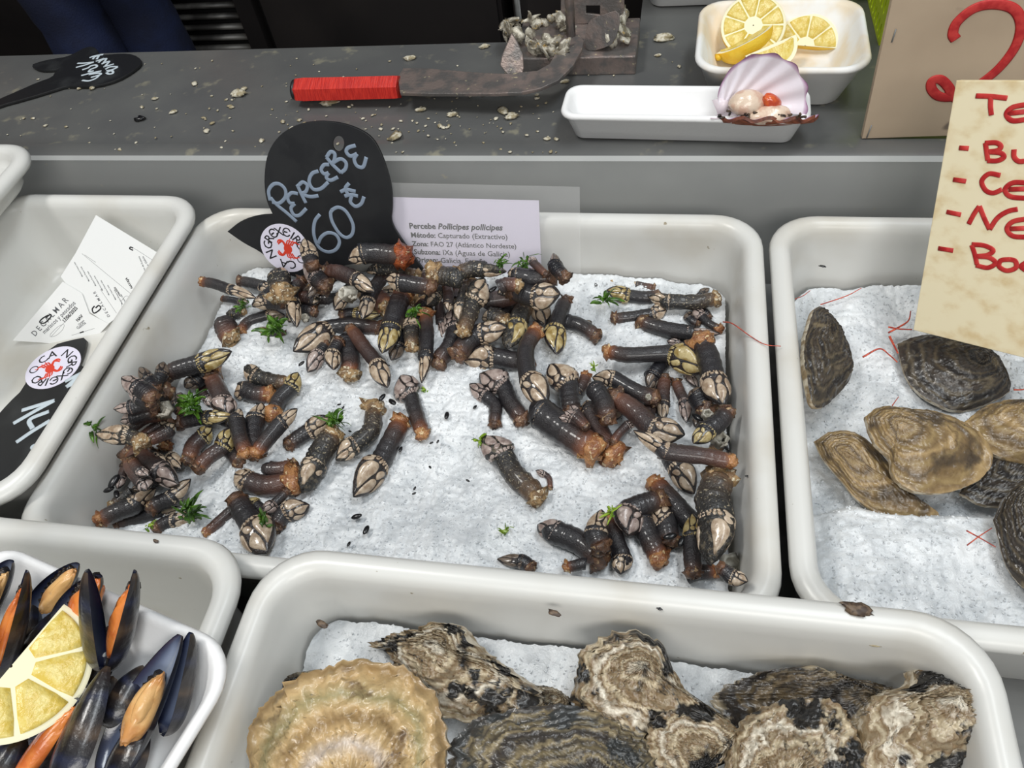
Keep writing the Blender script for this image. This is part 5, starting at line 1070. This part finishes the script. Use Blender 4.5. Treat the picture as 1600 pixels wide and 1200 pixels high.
for x, y, z, l_, a_, lb in ((1135, 693, .034, .0072, 1.9, 'blue-black mussel against the right wall among the barnacles'), (1090, 652, .034, .0058, -.7, 'shiny small mussel beside the paired acorn barnacles'), (178, 752, .040, .0070, 1.3, 'black mussel standing at the far lower left of the barnacles'), (170, 765, .036, .0050, .5, 'black mussel below the standing one at the lower left'), (182, 772, .034, .0050, -.9, 'lowest black mussel of the trio at the lower left'),
                            (597, 621, .020, .0045, 1.1, 'pointed black mussel at the tan lump in the open ice'), (491, 700, .012, .0060, .4, 'shiny black mussel under the gritty barnacle'), (613, 628, .016, .0050, -.6, 'black mussel hanging at the right of the tan lump'), (471, 568, .014, .0036, .9, 'black speck-like mussel beside the yellow-green headed barnacle'), (1047, 838, .022, .0055, .3, 'curled black mussel at the front right barnacles'), (1065, 846, .022, .0050, 1.2, 'black mussel ring beside the slim ribbed barnacle'), (770, 452, .046, .0048, .8, 'black mussel on the white encrusted head in the heap')): spat(x, y, ICE + z, l_, a_, lb)
def weed(x, y, z, r_, n_, m, label, seed, flat_=.6):
    rng = np.random.RandomState(seed); p = at(x, y, z); mb = MB()
    for i in range(n_):
        d = rng.randn(3) * [1, 1, flat_]; d[2] = abs(d[2]) * .8; d /= np.linalg.norm(d); a = p + rng.randn(3) * r_ * .25; L_ = r_ * rng.uniform(.35, .85); sd = rng.randn(3) * r_ * .3
        q = spline([a, a + d * L_ * .4 + sd * .5, a + d * L_ * .8 + sd, a + d * L_ + sd * 1.5 - [0, 0, r_ * .2]], 9); wd = r_ * rng.uniform(.10, .24) * np.sin(np.linspace(.5, 3.0, 9)) ; mb.add(*tube(q, np.abs(wd) + .0002, 6, .22, up=rng.randn(3)))
    o = mb.build('seaweed_tuft', K[m], origin=p); return tag(o, label, 'seaweed', 'green seaweed tufts')
for i, t in enumerate(((430, 512, .024, .0125, 46, 'weed', 'bright green seaweed tuft draped over a small barnacle left of the heap'), (300, 632, .034, .0125, 60, 'weed', 'dark green seaweed ball in the left clump'), (292, 798, .022, .0125, 34, 'weed', 'feathery green seaweed at the front left barnacles'), (522, 655, .018, .0105, 44, 'weed', 'green seaweed on the tip of a lone barnacle'), (945, 466, .016, .0085, 26, 'weed', 'green seaweed under the mossy barnacle at the back right'),
        (648, 487, .050, .0085, 30, 'weed', 'dark green seaweed in the middle of the back heap'), (752, 688, .012, .0075, 14, 'weedl', 'yellow-green seaweed scrap at the lone crusty barnacle'), (788, 832, .004, .0085, 8, 'weedl', 'thin light green seaweed strand on the front ice'), (664, 609, .004, .0050, 8, 'weedl', 'small light green leaf of seaweed on the ice'), (780, 412, .050, .0080, 24, 'weed', 'green seaweed at the lower edge of the label'), (820, 410, .050, .0090, 22, 'weed', 'green seaweed at the right corner of the label'),
        (930, 573, .034, .0060, 8, 'weedl', 'pale green seaweed sprig among the middle right barnacles'), (230, 822, .026, .0060, 6, 'weedl', 'single green seaweed blade at the front rim, far left'), (412, 812, .026, .0085, 20, 'weed', 'dark seaweed strand across the arched barnacle'), (957, 800, .030, .0055, 16, 'weedl', 'light green seaweed on the front right barnacles'), (146, 668, .064, .0090, 14, 'weed', 'wispy dark seaweed at the torn far left barnacle'), (380, 478, .040, .0080, 18, 'weed', 'moss-like seaweed at the left end of the heap'))): weed(t[0], t[1], ICE + t[2], t[3], t[4], t[5], t[6], 40 + i)
def antenna(pts, label, r_=.00055):
    p = spline([at(x, y, z) for x, y, z in pts], 24); org = p[12].copy(); o = MB().add(*tube(p, np.linspace(r_, r_ * .6, 24), 6)).build('shrimp_antenna', K['antenna'], origin=org); return tag(o, label, 'antenna', 'thin orange-red shrimp antennae')
iz = -.066
for pts, lb, r_ in (([(1130, 503, -.010), (1145, 506, .001), (1172, 525, .0012), (1195, 538, .0014), (1220, 541, .0016)], 'long red antenna lying across the rim between the two ice trays', .0006), ([(1282, 476, iz), (1310, 467, iz + .006), (1328, 460, iz + .006), (1346, 450, iz + .008)], 'red antenna on the ice at the back left of the oyster tray', .0006), ([(1243, 467, -.02), (1255, 462, -.03), (1266, 454, -.035)], 'short red antenna on the inner wall of the oyster tray', .0005),
                    ([(1388, 520, iz + .010), (1410, 508, iz + .014), (1420, 500, iz + .014), (1423, 486, iz + .014)], 'banded orange antenna bent upwards beside the wooden list', .0009), ([(1388, 511, iz + .012), (1405, 514, iz + .013), (1425, 515, iz + .014)], 'orange antenna lying level at the corner of the wooden list', .0009), ([(1348, 558, iz + .006), (1374, 545, iz + .010), (1390, 555, iz + .010), (1402, 566, iz + .012)], 'bent orange antenna left of the dark round oyster', .0009),
                    ([(1390, 526, iz + .012), (1396, 538, iz + .014), (1403, 552, iz + .014)], 'thick orange antenna piece at the edge of the dark round oyster', .0012), ([(1394, 634, iz + .014), (1404, 620, iz + .014)], 'tiny red antenna above the big tan oyster', .0005), ([(1510, 829, -.034), (1532, 841, -.033), (1556, 855, -.032)], 'red antenna crossing another on the ice mound, sloping down right', .0006), ([(1511, 852, -.033), (1530, 838, -.032), (1550, 825, -.033)], 'red antenna crossing another on the ice mound, sloping up right', .0005), ([(1584, 609, -.05), (1596, 609, -.05), (1615, 606, -.05)], 'red antenna at the right edge beside the dark round oyster', .0007)): antenna(pts, lb, r_)
# scraps stuck to the trays
def scrap(x, y, z, s_, m, label, n_=(0, 0, 1)):
    p = at(x, y, z); o = MB().add(*blob(p, (1, -.3, 0), n_, (s_ * 1.3, s_ * .7, s_ * .25), int(x), .45, 8, 12)).build('debris_scrap', K[m], origin=p); tag(o, label, 'debris', 'scraps stuck on the white trays')
K['brownbit'] = mat('brown_scrap', rgb(110, 92, 74), .5, rgb(70, 56, 46), 300)
for a_ in ((1337, 951, .031, .0060, 'brownbit', 'brown leaf-like scrap on the front tray\'s back rim'), (1362, 1001, .012, .0045, 'crumb', 'tan shell crumb on the front tray\'s inner back wall'), (866, 958, .026, .0030, 'brownbit', 'reddish brown scrap at the middle of the front tray\'s back rim'), (503, 975, .006, .0030, 'brownbit', 'dark brown scrap on the front tray\'s back wall, left part'), (1030, 951, .026, .0016, 'chip', 'black speck on the front tray\'s back rim, middle'), (243, 845, .031, .0016, 'brownbit', 'grey speck on the back rim of the empty tray'), (1170, 745, -.012, .0018, 'chip', 'dark speck on the right inner wall of the barnacle tray'), (1285, 416, -.028, .0022, 'chip', 'black speck on the back wall of the flat oyster tray')): scrap(*a_)

# ------------------------------------------------------------------ vendor behind the counter
hx_, hy_ = -1.015, 1.24
J = {0: (hx_, hy_, .95), 1: (hx_, hy_ + .01, 1.12), 2: (hx_, hy_ + .01, 1.32), 3: (hx_, hy_ + .01, 1.44), 4: (hx_, hy_ - .02, 1.50), 5: (hx_, hy_ - .05, 1.60), 6: (hx_, hy_ - .04, 1.70),
     7: (hx_ + .16, hy_ + .01, 1.40), 8: (hx_ + .24, hy_ + .02, 1.26), 9: (hx_ + .25, hy_ - .04, 1.11), 10: (hx_ - .16, hy_ + .01, 1.40), 11: (hx_ - .24, hy_ + .02, 1.26), 12: (hx_ - .25, hy_ - .04, 1.11),
     13: (hx_ + .045, hy_ + .03, .88), 14: (hx_ + .052, hy_ + .04, .50), 15: (hx_ + .09, hy_ + .08, .09), 16: (hx_ + .15, hy_ + .0, .05), 17: (hx_ - .045, hy_ - .02, .88), 18: (hx_ - .02, hy_ - .06, .50), 19: (hx_ + .0, hy_ - .04, .09), 20: (hx_ + .07, hy_ - .13, .05)}
ED = [(0, 1), (1, 2), (2, 3), (3, 4), (4, 5), (5, 6), (2, 7), (7, 8), (8, 9), (2, 10), (10, 11), (11, 12), (0, 13), (13, 14), (14, 15), (15, 16), (0, 17), (17, 18), (18, 19), (19, 20)]
RD = {0: .115, 1: .115, 2: .115, 3: .07, 4: .055, 5: .085, 6: .075, 7: .06, 8: .045, 9: .032, 10: .06, 11: .045, 12: .032, 13: .056, 14: .042, 15: .040, 16: .038, 17: .058, 18: .044, 19: .042, 20: .04}
k_ = 21
for wr, sg in ((9, 1), (12, -1)):                            # palm, four fingers and a thumb on each wrist
    w3 = np.array(J[wr]); J[k_] = tuple(w3 + [0, -.035, -.065]); RD[k_] = .026; ED.append((wr, k_)); pk = k_; k_ += 1
    for q, (dx, ln) in enumerate(((-.027, .070), (-.009, .080), (.009, .074), (.027, .058))):
        a3 = np.array(J[pk]) + [dx, -.020, -.030]; par = pk
        for t_, (dy, dz) in enumerate(((0, 0), (-.006, -.45), (.004, -.95))):
            J[k_] = tuple(a3 + [dx * .2 * t_, dy, dz * ln]); RD[k_] = .0092 - .0008 * t_; ED.append((par, k_)); par = k_; k_ += 1
    par = pk
    for t_, d3 in enumerate(((-.030 * sg, -.022, -.004), (-.040 * sg, -.040, -.032), (-.036 * sg, -.050, -.056))):
        J[k_] = tuple(np.array(J[pk]) + d3); RD[k_] = .0105 - .0008 * t_; ED.append((par, k_)); par = k_; k_ += 1
def skin(name, keys, grow, m, parent, org, root, cut=None):
    ix = {k: i for i, k in enumerate(keys)}; me = bpy.data.meshes.new(name); me.from_pydata([tuple(np.array(J[k]) - org) for k in keys], [(ix[a], ix[b_]) for a, b_ in ED if a in ix and b_ in ix], [])
    o = bpy.data.objects.new(name, me); link(o, parent); sk = o.modifiers.new('skin', 'SKIN'); sk.use_smooth_shade = True
    for k in keys: q = me.skin_vertices[0].data[ix[k]]; q.radius = (RD[k], RD[k]); q.use_root = k == root
    ss = o.modifiers.new('smooth', 'SUBSURF'); ss.levels = ss.render_levels = 2; me.materials.append(m); return o
po = np.array((hx_, hy_, 0.0)); per = empty('person', po, 'person in dark navy trousers standing behind the counter at the upper left', 'person')
skin('body', list(range(k_)), 0, K['skin'], per, po, 0)
def cloth(name, pieces, seed):
    mb = MB(); rg_ = np.random.RandomState(seed)
    for pts, rad, fl_ in pieces:
        p = spline([np.array(q) for q in pts], 40); r_ = np.interp(np.linspace(0, 1, 40), np.linspace(0, 1, len(rad)), rad); t = np.linspace(0, 1, 40)
        r_ = r_ * (1 + .05 * vn(t * 9, t * 0 + seed, .5, seed) * 2 + .02 * rg_.randn(40)); mb.add(*tube(p, r_, 22, fl_, up=(0, -1, .01)))
    return mb.build(name, K['navy'], per, origin=po)
LG = lambda a, b_, c: [J[a], J[b_], (J[c][0], J[c][1], J[c][2] + .02)]
cloth('trousers', [([(hx_, hy_, 1.06), (hx_, hy_, .96), (hx_, hy_, .82)], [.155, .165, .14], .72), (LG(13, 14, 15), [.068, .056, .058], 1), (LG(17, 18, 19), [.068, .058, .058], 1)], 3)
cloth('jacket', [([(hx_, hy_, .98), (hx_, hy_, 1.12), (hx_, hy_ + .01, 1.32), (hx_, hy_ + .01, 1.45)], [.17, .17, .19, .085], .72), ([J[7], J[8], np.array(J[8]) * .1 + np.array(J[9]) * .9], [.075, .06, .045], 1), ([J[10], J[11], np.array(J[11]) * .1 + np.array(J[12]) * .9], [.075, .06, .045], 1)], 6)
MB().add(*blob(np.array(J[6]) - po + [0, .012, .0], (0, 0, 1), (0, 1, 0), (.075, .088, .095), 4, .05)).build('hair', K['hair'], per)
